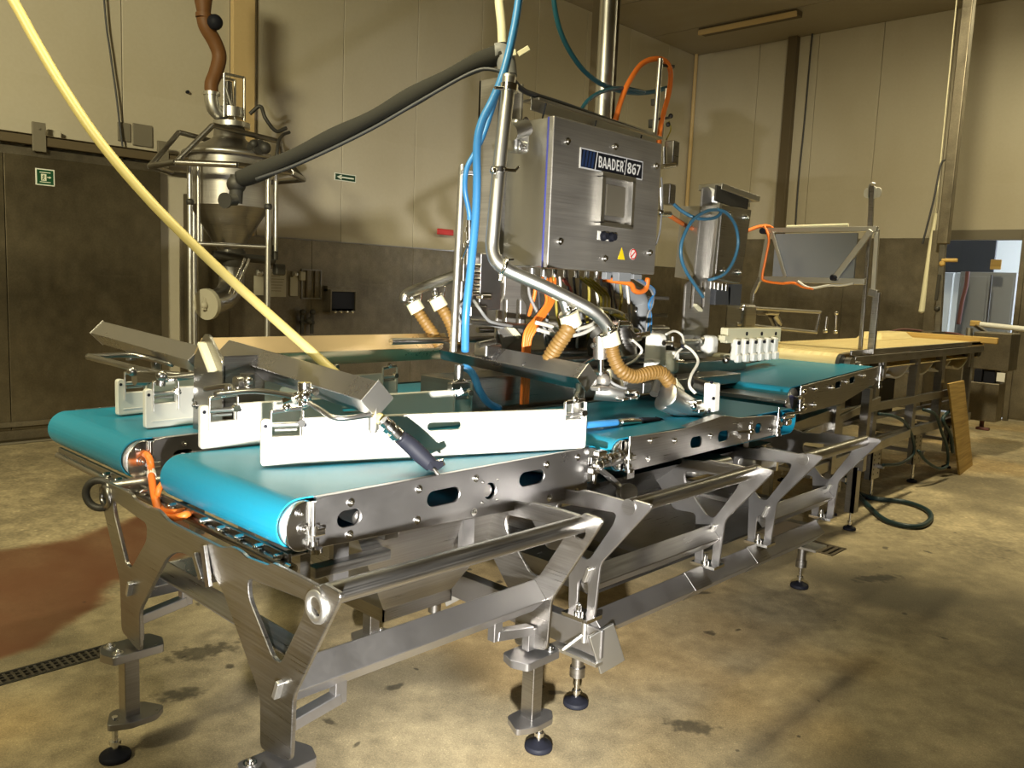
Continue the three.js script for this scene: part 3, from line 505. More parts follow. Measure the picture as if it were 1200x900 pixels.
// ---------------------------------------------------------------- Y-shaped sheet stands
const ZC = -2.09;
const half = [ // right half of a stand frame at x = 1.0, given as [z, y]
  [1,0.804,-1.933], [1,0.822,-1.88], [1,0.819,-1.829], [1,0.812,-1.809], [1,0.819,-1.709], [1,0.83,-1.691], [1,0.831,-1.599], [1,0.829,-1.493], [1,0.84,-1.484], [1,0.837,-1.408],
  [1,0.539,-1.594], [1,0.373,-1.602], [1,0.349,-1.74], [1,0.483,-1.741], [1,0.591,-1.836], [1,0.693,-1.928], [1,0.722,-1.978], [1,0.736,-2.034]].map((p) => [p[2], p[1]]);
const halfHole = [[1,0.762,-1.8], [1,0.782,-1.546], [1,0.741,-1.559], [1,0.598,-1.65], [1,0.6,-1.684], [1,0.714,-1.796]].map((p) => [p[2], p[1]]);
const ringHole = [[1,0.781,-1.499][2], [1,0.781,-1.499][1]];
function frameShape(kind) {
  const mir = (p) => [2 * ZC - p[0], p[1]], L = half.map(mir).reverse();
  let R = half.slice();
  if (kind === 'short') { R = half.slice(0, 10).concat([[-1.60, 0.60], [-1.615, 0.40], [-1.725, 0.40], [-1.735, 0.6]], half.slice(14)); }
  const pts = kind === 'short' ? R.slice().reverse().map((p) => p).concat([]) : null;
  const right = kind === 'short' ? R : half, left = right.map(mir).reverse();
  // outline runs along the top from the left tip to the right tip, down the right leg, under the arch, down the left leg
  const outline = [...right, ...left];
  const out = rounded(outline.map((p) => [-p[0], p[1]]), 0.022);
  const hs = [halfHole, halfHole.map(mir)].map((h) => rounded(h.map((p) => [-p[0], p[1]]), 0.02));
  const holes = [...hs];
  if (kind !== 'short') { holes.push(hole(-ringHole[0] + 0.0, ringHole[1], 0.024), hole(-(2 * ZC - ringHole[0]), ringHole[1], 0.024)); }
  else { for (const z of [-1.668, 2 * ZC + 1.668]) holes.push(slot(-z, 0.465, 0.042, 0.12)); }
  return poly(out, holes);
}
const frameLong = frameShape('long'), frameShort = frameShape('short');
function footAt(root, x, z, top, r = 0.046) {
  const f = part(root, 'levelling_foot', [lathe([[0.0001, 0], [r * 0.96, 0], [r, 0.004], [r, 0.011], [r * 0.95, 0.016], [r * 0.9, 0.018], [r * 0.45, 0.024], [r * 0.4, 0.03], [0.0001, 0.031]], [x, 0, z])], M.black);
  part(f, 'spindle', [cyl([x, 0.03, z], [x, top, z], 0.009), cyl([x, 0.045, z], [x, 0.057, z], 0.017, 0.017, 6), cyl([x, top - 0.02, z], [x, top - 0.006, z], 0.017, 0.017, 6)], M.chrome);
}
const diamond = (A, B, s = 0.062) => bar(A, B, s, s, D45, 0.004);
{ // stand 1
  const t = thing('conveyor_stand', 'foremost stainless stand with Y-shaped sheet legs under the near belt end', 'stand', [1.45, 0, ZC]);
  for (const [x, dir] of [[1.0, -1], [1.90, 1]]) {
    const f = part(t, 'end_frame', extr(frameLong, 0.012, ZX(x), 0.002), M.steel);
    for (const s of [1, -1]) {
      const z = s > 0 ? -1.668 : 2 * ZC + 1.668;
      // raised tab in a slit of the sheet
      part(f, 'tab', bar([x + dir * 0.012, 0.56, z + 0.03], [x + dir * 0.012, 0.515, z + 0.012], 0.02, 0.014, 0, 0.003), M.satin);
      // lower leg: clamp plate, square tube, foot plate
      const lg = part(t, 'leg', [bar([x + dir * 0.01, 0.34, z], [x + dir * 0.01, 0.125, z], 0.045, 0.05)], M.steel);
      part(lg, 'clamp_plate', extr(poly(rounded([[x - 0.075, -z - 0.055], [x + 0.075, -z - 0.055], [x + 0.095, -z], [x + 0.075, -z + 0.055], [x - 0.075, -z + 0.055], [x - 0.095, -z]], 0.01)), 0.026, plane([0, 0.335, 0], [1, 0, 0], [0, 0, -1])), M.blasted);
      part(lg, 'foot_plate', extr(poly(rounded([[x - 0.09, -z - 0.03], [x - 0.03, -z - 0.06], [x + 0.05, -z - 0.06], [x + 0.09, -z - 0.02], [x + 0.05, -z + 0.05], [x - 0.05, -z + 0.05]], 0.015)), 0.02, plane([0, 0.12, 0], [1, 0, 0], [0, 0, -1])), M.blasted);
      part(lg, 'bolt', [...bolt([x + dir * 0.055, 0.348, z + 0.03], [0, 1, 0], 0.011), ...bolt([x + dir * 0.055, 0.348, z - 0.03], [0, 1, 0], 0.011)], M.chrome);
      footAt(t, x + dir * 0.055, z, 0.135);
      // cranked cable hook
      const q = x - dir * 0.015;
      part(t, 'hook', [bar([q, 0.36, z], [q, 0.43, z], 0.035, 0.03), bar([q, 0.425, z], [x - dir * 0.17, 0.45, z], 0.035, 0.03), bar([x - dir * 0.17, 0.435, z], [x - dir * 0.17, 0.53, z], 0.035, 0.03)], M.blasted);
    }
  }
  for (const z of [-1.50, 2 * ZC + 1.50]) part(t, 'top_bar', cyl([0.99, 0.803, z], [1.93, 0.80, z], 0.026, 0.026, 24), M.steel);
  for (const z of [-1.665, 2 * ZC + 1.665]) part(t, 'diamond_beam', diamond([1.008, 0.535, z], [1.895, 0.535, z], 0.075), M.blasted);
  for (const z of [-1.50, 2 * ZC + 1.50]) part(t, 'ring', torus([0.992, 0.783, z], 0.03, 0.009, [0, Math.PI / 2, 0]), z > -2 ? M.satin : M.steelDark);
  part(t, 'far_ring', torus([0.985, 0.785, 2 * ZC + 1.47], 0.045, 0.012, [0, Math.PI / 2 + 0.7, 0]), M.castDark);
  part(t, 'cross_bracket', [bar([0.99, 0.79, -2.02], [0.985, 0.69, -1.98], 0.012, 0.03), bar([0.985, 0.76, -2.06], [0.985, 0.70, -2.02], 0.012, 0.02)], M.steel);
  part(t, 'cross_beam', [diamond([1.06, 0.60, -2.5], [1.06, 0.60, -1.68], 0.05), bar([1.45, 0.79, -2.9], [1.45, 0.79, -1.82], 0.05, 0.05), bar([2.0, 0.77, -3.2], [2.0, 0.77, -1.82], 0.05, 0.05)], M.steelDark);
  part(t, 'support_post', [1.3, 1.78].flatMap((x) => [box(x, 0.72, -1.86, 0.05, 0.14, 0.02), box(x, 0.72, -2.36, 0.05, 0.14, 0.02)]), M.blasted);
}
{ // stand 2, long, with four Y frames on a pair of low diamond beams
  const t = thing('conveyor_stand', 'long stainless stand with four Y-shaped frames on a low diamond beam', 'stand', [3.1, 0, ZC]);
  for (const x of [2.15, 2.955, 3.40, 4.06]) {
    const f = part(t, 'y_frame', extr(frameShort, 0.012, ZX(x), 0.002), M.blasted);
    for (const z of [-1.668, 2 * ZC + 1.668]) {
      part(f, 'tab', bar([x - 0.012, 0.575, z + 0.03], [x - 0.012, 0.525, z + 0.012], 0.02, 0.014, 0, 0.003), M.satin);
      part(f, 'foot_shoe', [b2(x - 0.05, x + 0.03, 0.40, 0.412, z - 0.05, z + 0.06), ...bolt([x - 0.02, 0.412, z], [0, 1, 0], 0.011, 0.03)], M.chrome);
    }
  }
  for (const z of [-1.50, 2 * ZC + 1.50]) { part(t, 'top_bar', cyl([2.14, 0.812, z], [2.985, 0.815, z], 0.026, 0.026, 24), M.steel); part(t, 'top_bar', cyl([3.39, 0.81, z], [4.08, 0.815, z], 0.026, 0.026, 24), M.steel); }
  for (const z of [-1.665, 2 * ZC + 1.665]) {
    part(t, 'diamond_beam', diamond([2.16, 0.52, z], [2.95, 0.52, z], 0.07), M.steelDark);
    part(t, 'diamond_beam', diamond([3.41, 0.515, z], [4.05, 0.515, z], 0.07), M.steelDark);
    part(t, 'base_beam', diamond([2.19, 0.35, z], [3.97, 0.35, z], 0.078), M.blasted);
    for (const x of [2.78, 3.28]) part(t, 'beam_joint', [diamond([x - 0.004, 0.35, z], [x + 0.12, 0.35, z], 0.084)], M.steel);
  }
  for (const x of [2.20, 4.02]) {
    part(t, 'cross_beam', [bar([x, 0.31, -2.72], [x, 0.31, x < 3 ? -1.60 : -1.72], 0.05, 0.10)], M.blasted);
    for (const s of [1, -1]) {
      const z = s > 0 ? -1.70 : 2 * ZC + 1.70;
      part(t, 'foot_bracket', [...(x < 3 ? [bar([x - 0.02, 0.36, z + 0.09], [x + 0.03, 0.22, z + 0.11], 0.012, 0.10)] : []), b2(x - 0.05, x + 0.08, 0.238, 0.25, z - 0.11, z + (x < 3 ? 0.1 : 0.05)), cyl([x - 0.03, 0.40, z + 0.03], [x - 0.03, 0.30, z + 0.03], 0.012), cyl([x - 0.03, 0.33, z + 0.03], [x - 0.08, 0.27, z - 0.02], 0.008)], M.satin);
      part(t, 'foot_tube', [cyl([x + 0.07, 0.25, z - 0.07], [x + 0.07, 0.13, z - 0.07], 0.022), cyl([x + 0.07, 0.145, z - 0.07], [x + 0.07, 0.11, z - 0.07], 0.028)], M.steel);
      footAt(t, x + 0.07, z - 0.07, 0.13);
    }
  }
  part(t, 'cross_rail', [bar([2.55, 0.50, -2.5], [2.55, 0.50, -1.68], 0.05, 0.05), bar([3.75, 0.50, -2.5], [3.75, 0.50, -1.68], 0.05, 0.05), bar([2.6, 0.80, -3.2], [2.6, 0.80, -1.82], 0.05, 0.05), bar([3.5, 0.81, -3.2], [3.5, 0.81, -1.82], 0.05, 0.05)], M.steelDark);
}
{ // chutes and trays below the belts
  const t = thing('drip_chute', 'dark stainless funnel-shaped chute under the near conveyor', 'chute', [1.7, 0.42, -2.1]);
  const sk = (x0, x1, z0, z1, y0, xa, xb, za, zb, y1) => { const A = [[x0, y0, z0], [x1, y0, z0], [x1, y0, z1], [x0, y0, z1]], B = [[xa, y1, za], [xb, y1, za], [xb, y1, zb], [xa, y1, zb]], out = []; for (let i = 0; i < 4; i++) { const j = (i + 1) % 4, n = 0.004; out.push(hull([A[i], A[j], B[j], B[i], ...[A[i], A[j], B[j], B[i]].map((p) => [p[0] + (p[0] < 1.7 ? n : -n), p[1] - n, p[2] + (p[2] < -2.1 ? n : -n)])])); } return out; };
  part(t, 'funnel', sk(1.34, 2.04, -2.42, -1.84, 0.80, 1.52, 1.80, -2.2, -1.94, 0.50), M.steelDark);
  part(t, 'outlet', [b2(1.52, 1.80, 0.46, 0.50, -2.2, -2.195), b2(1.52, 1.80, 0.46, 0.50, -1.945, -1.94), b2(1.52, 1.525, 0.46, 0.50, -2.2, -1.94), b2(1.795, 1.80, 0.46, 0.50, -2.2, -1.94)], M.steelDark);
  const q = thing('drip_tray', 'flat dark steel tray low inside the long stand', 'tray', [3.0, 0.395, -2.1]);
  part(q, 'pan', [b2(2.32, 3.9, 0.40, 0.41, -2.45, -1.76), b2(2.32, 3.9, 0.41, 0.47, -2.45, -2.44), b2(2.32, 2.33, 0.41, 0.47, -2.45, -1.76), b2(3.89, 3.9, 0.41, 0.47, -2.45, -1.76)], M.steelDark);
  part(q, 'upper_pan', [hull([[2.4, 0.79, -1.82], [3.75, 0.79, -1.82], [2.4, 0.79, -2.42], [3.75, 0.79, -2.42], [2.7, 0.64, -2.0], [3.45, 0.64, -2.0], [2.7, 0.64, -2.25], [3.45, 0.64, -2.25]])], M.steelDark);
  const r = thing('curved_pan', 'rounded bright steel pan under the right end of the second belt', 'pan', [3.36, 0.7, -1.75]);
  part(r, 'bowl', [rb(3.12, 0.765, -1.86, 0.32, 0.055, 0.22, 0.027), rb(3.55, 0.745, -1.80, 0.30, 0.075, 0.2, 0.036)], M.satin);
  part(r, 'strap', b2(3.56, 3.58, 0.70, 0.785, -1.905, -1.695), M.chrome);
}
// ---------------------------------------------------------------- white guides on the belts
function guide(label, A, B, opts) { // A front end, B rear end on the belt, [x, z]
  const dx = B[0] - A[0], dz = B[1] - A[1], L = Math.hypot(dx, dz), U = [dx / L, 0, dz / L], m = plane([A[0], 0, A[1]], U, [0, 1, 0]);
  const t = thing('guide_plate', label, 'guide', [(A[0] + B[0]) / 2, 0.947, (A[1] + B[1]) / 2], undefined);
  const y0 = 0.949, y1 = 1.086;
  const o = rounded([[0, y0, 0.012], [L, y0, 0.012], [L, y1, 0.012], [L - 0.016, y1, 0.006], [L - 0.016, 1.05, 0.002], [L - 0.088, 1.05, 0.002], [L - 0.088, y1, 0.004], [0.112, y1, 0.004], [0.112, 1.034, 0.002], [0.03, 1.034, 0.002], [0.03, y1, 0.012], [0, y1, 0.012]], 0.008);
  const g = part(t, 'plate', extr(poly(o, [slot(L * 0.52, 1.045, 0.118, 0.026)]), 0.022, m, 0.003), M.hdpe);
  const at = (u, y, n) => { const p = new THREE.Vector3(u, y, n).applyMatrix4(m); return [p.x, p.y, p.z]; };
  for (const u of [0.012, 0.124]) part(g, 'pin_hole', cyl(at(u, 1.066, -0.0125), at(u, 1.066, 0.0125), 0.0055, 0.0055, 12), M.black);
  part(g, 'lower_groove', bar(at(0.02, 0.972, 0.011), at(L - 0.03, 0.972, 0.011), 0.004, 0.004, 0, 0.001), M.hdpe);
  for (const [u, w] of [[0.03, 0.082], [L - 0.088, 0.072]]) { // steel staple clamped in the notch
    const h = part(t, 'clip', [bar(at(u - 0.004, 1.11, 0.014), at(u - 0.004, 1.006, 0.014), 0.004, 0.012), bar(at(u + w + 0.004, 1.11, 0.014), at(u + w + 0.004, 1.006, 0.014), 0.004, 0.012), cyl(at(u - 0.006, 1.068, 0.004), at(u + w + 0.006, 1.068, 0.004), 0.0075), cyl(at(u + 0.01, 1.052, 0), at(u + w - 0.01, 1.052, 0), 0.005)], M.satin);
    part(h, 'hinge_bar', [bar(at(u - 0.004, 1.108, 0.012), at(u + w + 0.004, 1.116, 0.006), 0.014, 0.012), ball(at(u + w * 0.5, 1.118, 0.01), 0.013, 10), cyl(at(u + w, 1.072, 0.002), at(u + w, 1.072, 0.02), 0.011)], M.chrome);
  }
  return t;
}
guide('frontmost white plastic guide board on the near belt, with the hand gun lying against it', [1.22, -2.14], [2.235, -1.765]);
guide('white plastic guide board just behind the frontmost one on the near belt', [1.19, -2.455], [2.24, -2.34]);
guide('white plastic guide board left of the steel bracket, nearer of the far belt pair', [1.2, -2.885], [2.34, -2.93]);
guide('leftmost and smallest-looking white plastic guide board on the far belt', [1.225, -3.19], [2.3, -3.33]);

{ // frame of diamond tubes that carries the guides
  const t = thing('guide_carrier', 'grey carrier of edge-up square tubes, one tinted with a painted lamp reflection, above the guide boards', 'carrier', [2.0, 1.1, -2.6]);
  const s = 0.076;
  part(t, 'long_tube', diamond([1.43, 1.195, -2.93], [2.62, 1.195, -2.93], 0.088), M.lampTintTube);
  const arm = (A, B, cap) => { const a = part(t, 'arm', diamond(A, B, s), M.blasted); const d = V(B).sub(V(A)).normalize().multiplyScalar(0.004).toArray(); part(a, 'end_plate', diamond(B, add(B, d), s + 0.006), M.satin); };
  arm([1.50, 1.20, -2.86], [1.478, 1.15, -1.94]);
  arm([1.492, 1.16, -3.06], [1.47, 1.20, -3.97]);
  arm([2.60, 1.185, -2.92], [2.528, 1.15, -2.0]);
  part(t, 'drop_post', [cyl([1.478, 1.15, -1.955], [1.478, 1.058, -1.955], 0.018), cyl([1.478, 1.07, -1.955], [1.478, 1.05, -1.955], 0.014, 0.014, 6)], M.satin);
  part(t, 'drop_post', [cyl([2.515, 1.15, -2.02], [2.515, 1.03, -2.02], 0.018), bar([2.5, 1.08, -2.02], [2.2, 1.08, -1.80], 0.014, 0.03), rb(2.2, 1.085, -1.79, 0.05, 0.06, 0.03, 0.006)], M.satin);
  part(t, 'drop_post', [cyl([1.487, 1.18, -3.45], [1.487, 1.07, -3.45], 0.02), cyl([1.485, 1.19, -3.7], [1.485, 1.10, -3.7], 0.02)], M.blasted);
  part(t, 'link_rod', [tube([[1.204,1.129,-2.38], [1.284,1.146,-2.28], [1.338,1.139,-2.14], [1.356,1.118,-2.06], [1.369,1.098,-1.98], [1.469,1.104,-1.945]], 0.0085, 40), tube([[1.289,1.127,-2.42], [1.317,1.135,-2.5], [1.28,1.114,-2.6]], 0.008)], M.steel);
  part(t, 'swivel', [cyl([1.363,1.183,-2.14], [1.364,1.122,-2.14], 0.02), cyl([1.329,1.13,-2.14], [1.39,1.156,-2.14], 0.014), ball([1.345,1.145,-2.11], 0.019), ball([1.342,1.125,-2.11], 0.017), bar([1.332,1.122,-2.2], [1.349,1.149,-2.14], 0.02, 0.018), cyl([1.378,1.152,-2.14], [1.376,1.159,-2.1], 0.012)], M.chrome);
  part(t, 'swivel', [cyl([1.377,1.171,-2.5], [1.377,1.109,-2.5], 0.024), cyl([1.335,1.142,-2.5], [1.377,1.145,-2.5], 0.022), ball([1.358,1.151,-2.46], 0.016), ball([1.358,1.129,-2.46], 0.016), bar([1.302,1.127,-2.5], [1.371,1.12,-2.5], 0.025, 0.018)], M.steelDark);
  part(t, 'link_rod', [tube([[1.21, 1.15, -3.42], [1.40, 1.145, -3.45], [1.49, 1.12, -3.30]], 0.012), tube([[1.21, 1.15, -3.42], [1.27, 1.13, -3.1], [1.31, 1.11, -2.98], [1.4, 1.13, -2.86]], 0.013), tube([[1.3, 1.125, -3.16], [1.38, 1.115, -3.02], [1.5, 1.12, -2.9]], 0.009)], M.steel);
  part(t, 'swivel', [cyl([1.237,1.108,-3.05], [1.274,1.106,-3.05], 0.03), ball([1.228,1.13,-3.05], 0.018), cyl([1.247,1.098,-2.86], [1.253,1.145,-2.86], 0.016), ball([1.242,1.136,-2.84], 0.02), bar([1.238,1.113,-3], [1.262,1.125,-2.88], 0.035, 0.04)], M.steelDark);
  part(t, 'swivel', [bar([2.15,1.123,-2.34], [2.169,1.071,-2.32], 0.05, 0.03), cyl([2.17,1.181,-2.34], [2.169,1.092,-2.34], 0.018), rb(...[2.15,1.105,-2.32], 0.09, 0.03, 0.03, 0.006)], M.steelDark);
}
{ // upright plate between the belts
  const t = thing('upright_bracket', 'tall chamfered stainless plate standing between the belts, left of the arm', 'bracket', [1.35, 0.55, -2.71]);
  part(t, 'plate', extr(poly(rounded([[2.605, 0.80], [2.605, 1.20], [2.705, 1.285], [2.735, 1.285], [2.81, 1.20], [2.83, 0.80]], 0.012)), 0.012, ZX(1.35), 0.002), M.steel);
  part(t, 'flange', b2(1.35, 1.50, 0.8, 1.22, -2.615, -2.605), M.steel);
  part(t, 'tab', [bar([1.335, 1.255, -2.735], [1.335, 1.165, -2.655], 0.03, 0.014, 0, 0.003), bar([1.335, 1.255, -2.722], [1.335, 1.165, -2.642], 0.03, 0.006, 0, 0.002)], M.cream);
  part(t, 'base', [b2(1.3, 1.6, 0.75, 0.8, -2.9, -2.5)], M.steelDark);
  part(t, 'bolt', [...bolt([1.343, 1.03, -2.80], [-1, 0, 0]), ...bolt([1.343, 1.03, -2.64], [-1, 0, 0]), ...bolt([1.343, 0.92, -2.72], [-1, 0, 0])], M.steel);
}
{ // wash-down hose with its hand gun
  const t = thing('wash_hose', 'thick yellow hose slanting down across the hall to a black hand gun', 'hose', [1.5, 0.97, -1.85]);
  part(t, 'hose', tube([[0.845,2.546,-3.317], [0.921,2.356,-3.204], [0.962,2.234,-3.139], [1.02,2.074,-3.05], [1.101,1.897,-2.949], [1.215,1.71,-2.825], [1.35,1.524,-2.679], [1.493,1.352,-2.542], [1.596,1.197,-2.362], [1.55,1.135,-2.137], [1.496,1.099,-1.968], [1.486,1.089,-1.918]], 0.0165, 120, 12), M.yellowHose);
  const g = part(t, 'hand_gun', [sweep([[1.495,1.051,-1.85], [1.523,1.027,-1.84], [1.548,0.997,-1.82], [1.574,0.967,-1.8]], (s) => 0.0215 + 0.003 * Math.sin(s * 3.1), 20, 16), hull([[1.555,0.984,-1.79], [1.59,0.983,-1.77], [1.585,0.971,-1.76], [1.556,0.957,-1.76], [1.547,0.96,-1.79], [1.594,0.97,-1.83], [1.632,0.967,-1.82], [1.588,0.95,-1.83]])], M.black);
  part(t, 'coupling', [cyl([1.452,1.098,-1.875], [1.467,1.083,-1.87], 0.017, 0.017, 8), cyl([1.464,1.085,-1.87], [1.473,1.075,-1.865], 0.022, 0.022, 8), cyl([1.47,1.078,-1.865], [1.481,1.065,-1.86], 0.016, 0.016, 8), cyl([1.478,1.068,-1.86], [1.49,1.055,-1.855], 0.023, 0.023, 8), cyl([1.487,1.058,-1.855], [1.502,1.045,-1.85], 0.017, 0.017, 8)], M.chrome);
  part(g, 'trigger', bar([1.551,0.967,-1.765], [1.558,0.949,-1.75], 0.012, 0.008), M.steel);
  part(g, 'nozzle', [cyl([1.581,0.969,-1.785], [1.598,0.979,-1.775], 0.014, 0.011)], M.chrome);
}
{ // second gun on the far part of the near belt
  const t = thing('air_gun', 'blue and black spray lance lying on the second belt', 'lance', [2.6, 0.955, -1.95]);
  part(t, 'hose', tube([[2.408,0.969,-1.99], [2.504,0.974,-1.96], [2.571,0.974,-1.95], [2.67,0.97,-1.95]], 0.014), M.blueHose);
  part(t, 'coupling', [cyl([2.659,0.971,-1.95], [2.699,0.969,-1.95], 0.011), cyl([2.693,0.969,-1.95], [2.78,0.963,-1.95], 0.016, 0.016, 10), cyl([2.78,0.963,-1.95], [2.835,0.958,-1.95], 0.013)], M.chrome);
  part(t, 'grip', [cyl([2.829,0.959,-1.95], [2.96,0.95,-1.95], 0.017, 0.015), hull([[2.938,0.97,-1.95], [2.991,0.958,-1.95], [3.046,0.931,-1.95], [2.955,0.932,-1.95], [2.984,0.962,-1.98], [3.037,0.95,-1.98], [3.001,0.924,-1.98]])], M.black);
}
{ // power cable at the left end
  const t = thing('power_cable', 'bright orange cable looping from the far belt motor under the near belt', 'cable', [1.1, 0.8, -2.6]);
  part(t, 'cable', tube([[1.129,0.897,-2.71], [1.13,0.888,-2.68], [1.13,0.859,-2.668], [1.09,0.845,-2.568], [1.05,0.813,-2.451], [1.045,0.782,-2.405], [1.045,0.782,-2.336], [1.05,0.806,-2.259], [1.09,0.797,-2.312]], 0.0115, 60), M.orange);
  part(t, 'cable', tube([[1.12,0.858,-2.532], [1.09,0.856,-2.482], [1.06,0.84,-2.45], [1.06,0.801,-2.462], [1.055,0.788,-2.404], [1.06,0.797,-2.336], [1.09,0.795,-2.345]], 0.0095, 50), M.orange);
  part(t, 'marker', cyl([1.12,0.851,-2.641], [1.103,0.848,-2.599], 0.0135), M.white);
}
// ---------------------------------------------------------------- long machine body between the belts
{
  const t = thing('machine_body', 'dark stainless box beam with drives, running between the two belt lanes', 'machine', [3.4, 0.825, -2.62]);
  part(t, 'beam', r2(2.3, 4.75, 0.96, 1.10, -2.72, -2.51, 0.006), M.steelDark);
  for (const x of [2.59, 3.49]) part(t, 'web', b2(x, x + 0.02, 0.825, 0.96, -2.70, -2.52), M.steelDark);
  part(t, 'drive_housing', [r2(3.02, 3.42, 1.10, 1.34, -2.85, -2.55, 0.02), r2(3.52, 3.95, 1.10, 1.30, -2.85, -2.55, 0.02), r2(2.9, 4.4, 1.10, 1.18, -3.0, -2.6, 0.01)], M.steelDark);
  for (const [y, z, x0, x1] of [[1.235, -2.80, 2.2, 3.1], [1.19, -2.55, 2.78, 3.6], [1.27, -2.9, 2.8, 4.4], [1.16, -2.46, 2.8, 4.2]]) part(t, 'rail', cyl([x0, y, z], [x1, y, z], 0.014), M.steel);
  part(t, 'motor', [cyl([3.22, 1.21, -2.50], [3.22, 1.21, -2.36], 0.07, 0.07, 24), cyl([3.7, 1.18, -2.55], [3.7, 1.18, -2.40], 0.06, 0.06, 24)], M.castDark);
  part(t, 'small_frame', [bar([3.62, 1.45, -2.75], [4.2, 1.45, -2.75], 0.02, 0.02), bar([3.62, 1.35, -2.75], [4.2, 1.35, -2.75], 0.02, 0.02), bar([3.62, 1.34, -2.75], [3.62, 1.46, -2.75], 0.02, 0.02), bar([3.85, 1.34, -2.75], [3.85, 1.46, -2.75], 0.02, 0.02)], M.steelDark);
}
function columnShape(pts, slots) { return poly(rounded(pts, 0.015), slots); }
{
  const t = thing('column', 'flat slotted stainless column that carries the large control cabinet', 'column', [2.65, 0.6, -2.5]);
  const a = [2.772,1.506,-2.72], z = -2.72;
  const P = (q) => [q[0], q[1]];
  part(t, 'plate', extr(columnShape([[2.72,0.813,-2.72], [2.992,0.786,-2.72], [2.94,1.308,-2.72], [2.94,1.398,-2.72], [2.896,1.441,-2.72], [2.896,1.629,-2.72], [2.787,1.623,-2.72], [2.787,1.44,-2.72], [2.75,1.396,-2.72], [2.743,1.31,-2.72]].map(P), [slot(...P([2.791,1.357,-2.72]), 0.027, 0.145), slot(...P([2.884,1.357,-2.72]), 0.027, 0.145)]), 0.014, XY(z), 0.002), M.cabinet);
  part(t, 'tab', [bar([2.797,1.303,-2.7], [2.869,1.246,-2.7], 0.03, 0.016, 0, 0.003), bar([2.808,1.307,-2.695], [2.881,1.25,-2.695], 0.03, 0.008, 0, 0.002)], M.cream);
  part(t, 'tab_bracket', bar([2.76,1.239,-2.705], [2.838,1.278,-2.705], 0.012, 0.10, 0, 0.003), M.cabinet);
  part(t, 'post', [b2(2.70, 2.86, 1.5, 2.40, -2.84, -2.83), b2(2.70, 2.71, 1.5, 2.40, -2.84, -2.715), b2(2.85, 2.86, 1.5, 2.40, -2.84, -2.715), b2(2.71, 2.85, 1.5, 2.36, -2.735, -2.725)], M.cabinet);
  part(t, 'bolt', [...bolt([2.801,1.01,-2.71], [0, 0, 1], 0.012, 0.02), ...bolt([2.809,0.867,-2.71], [0, 0, 1], 0.012, 0.02)], M.chrome);
  const k = thing('pipe_clamp_block', 'stubby cast clamp block on the post left of the large cabinet', 'clamp', [2.711,2.116,-2.57]);
  part(k, 'block', [rb(...add([2.673,2.127,-2.56], [0, 0, 0]), 0.09, 0.14, 0.07, 0.02), cyl([2.589,2.129,-2.52], [2.682,2.161,-2.52], 0.035), rb(...[2.671,2.082,-2.54], 0.06, 0.05, 0.05, 0.015)], M.satin);
  part(k, 'bolt', [...bolt([2.665,2.08,-2.52], [0, 0, 1], 0.014), ...bolt([2.675,2.188,-2.52], [0, 0, 1], 0.012)], M.chrome);
}
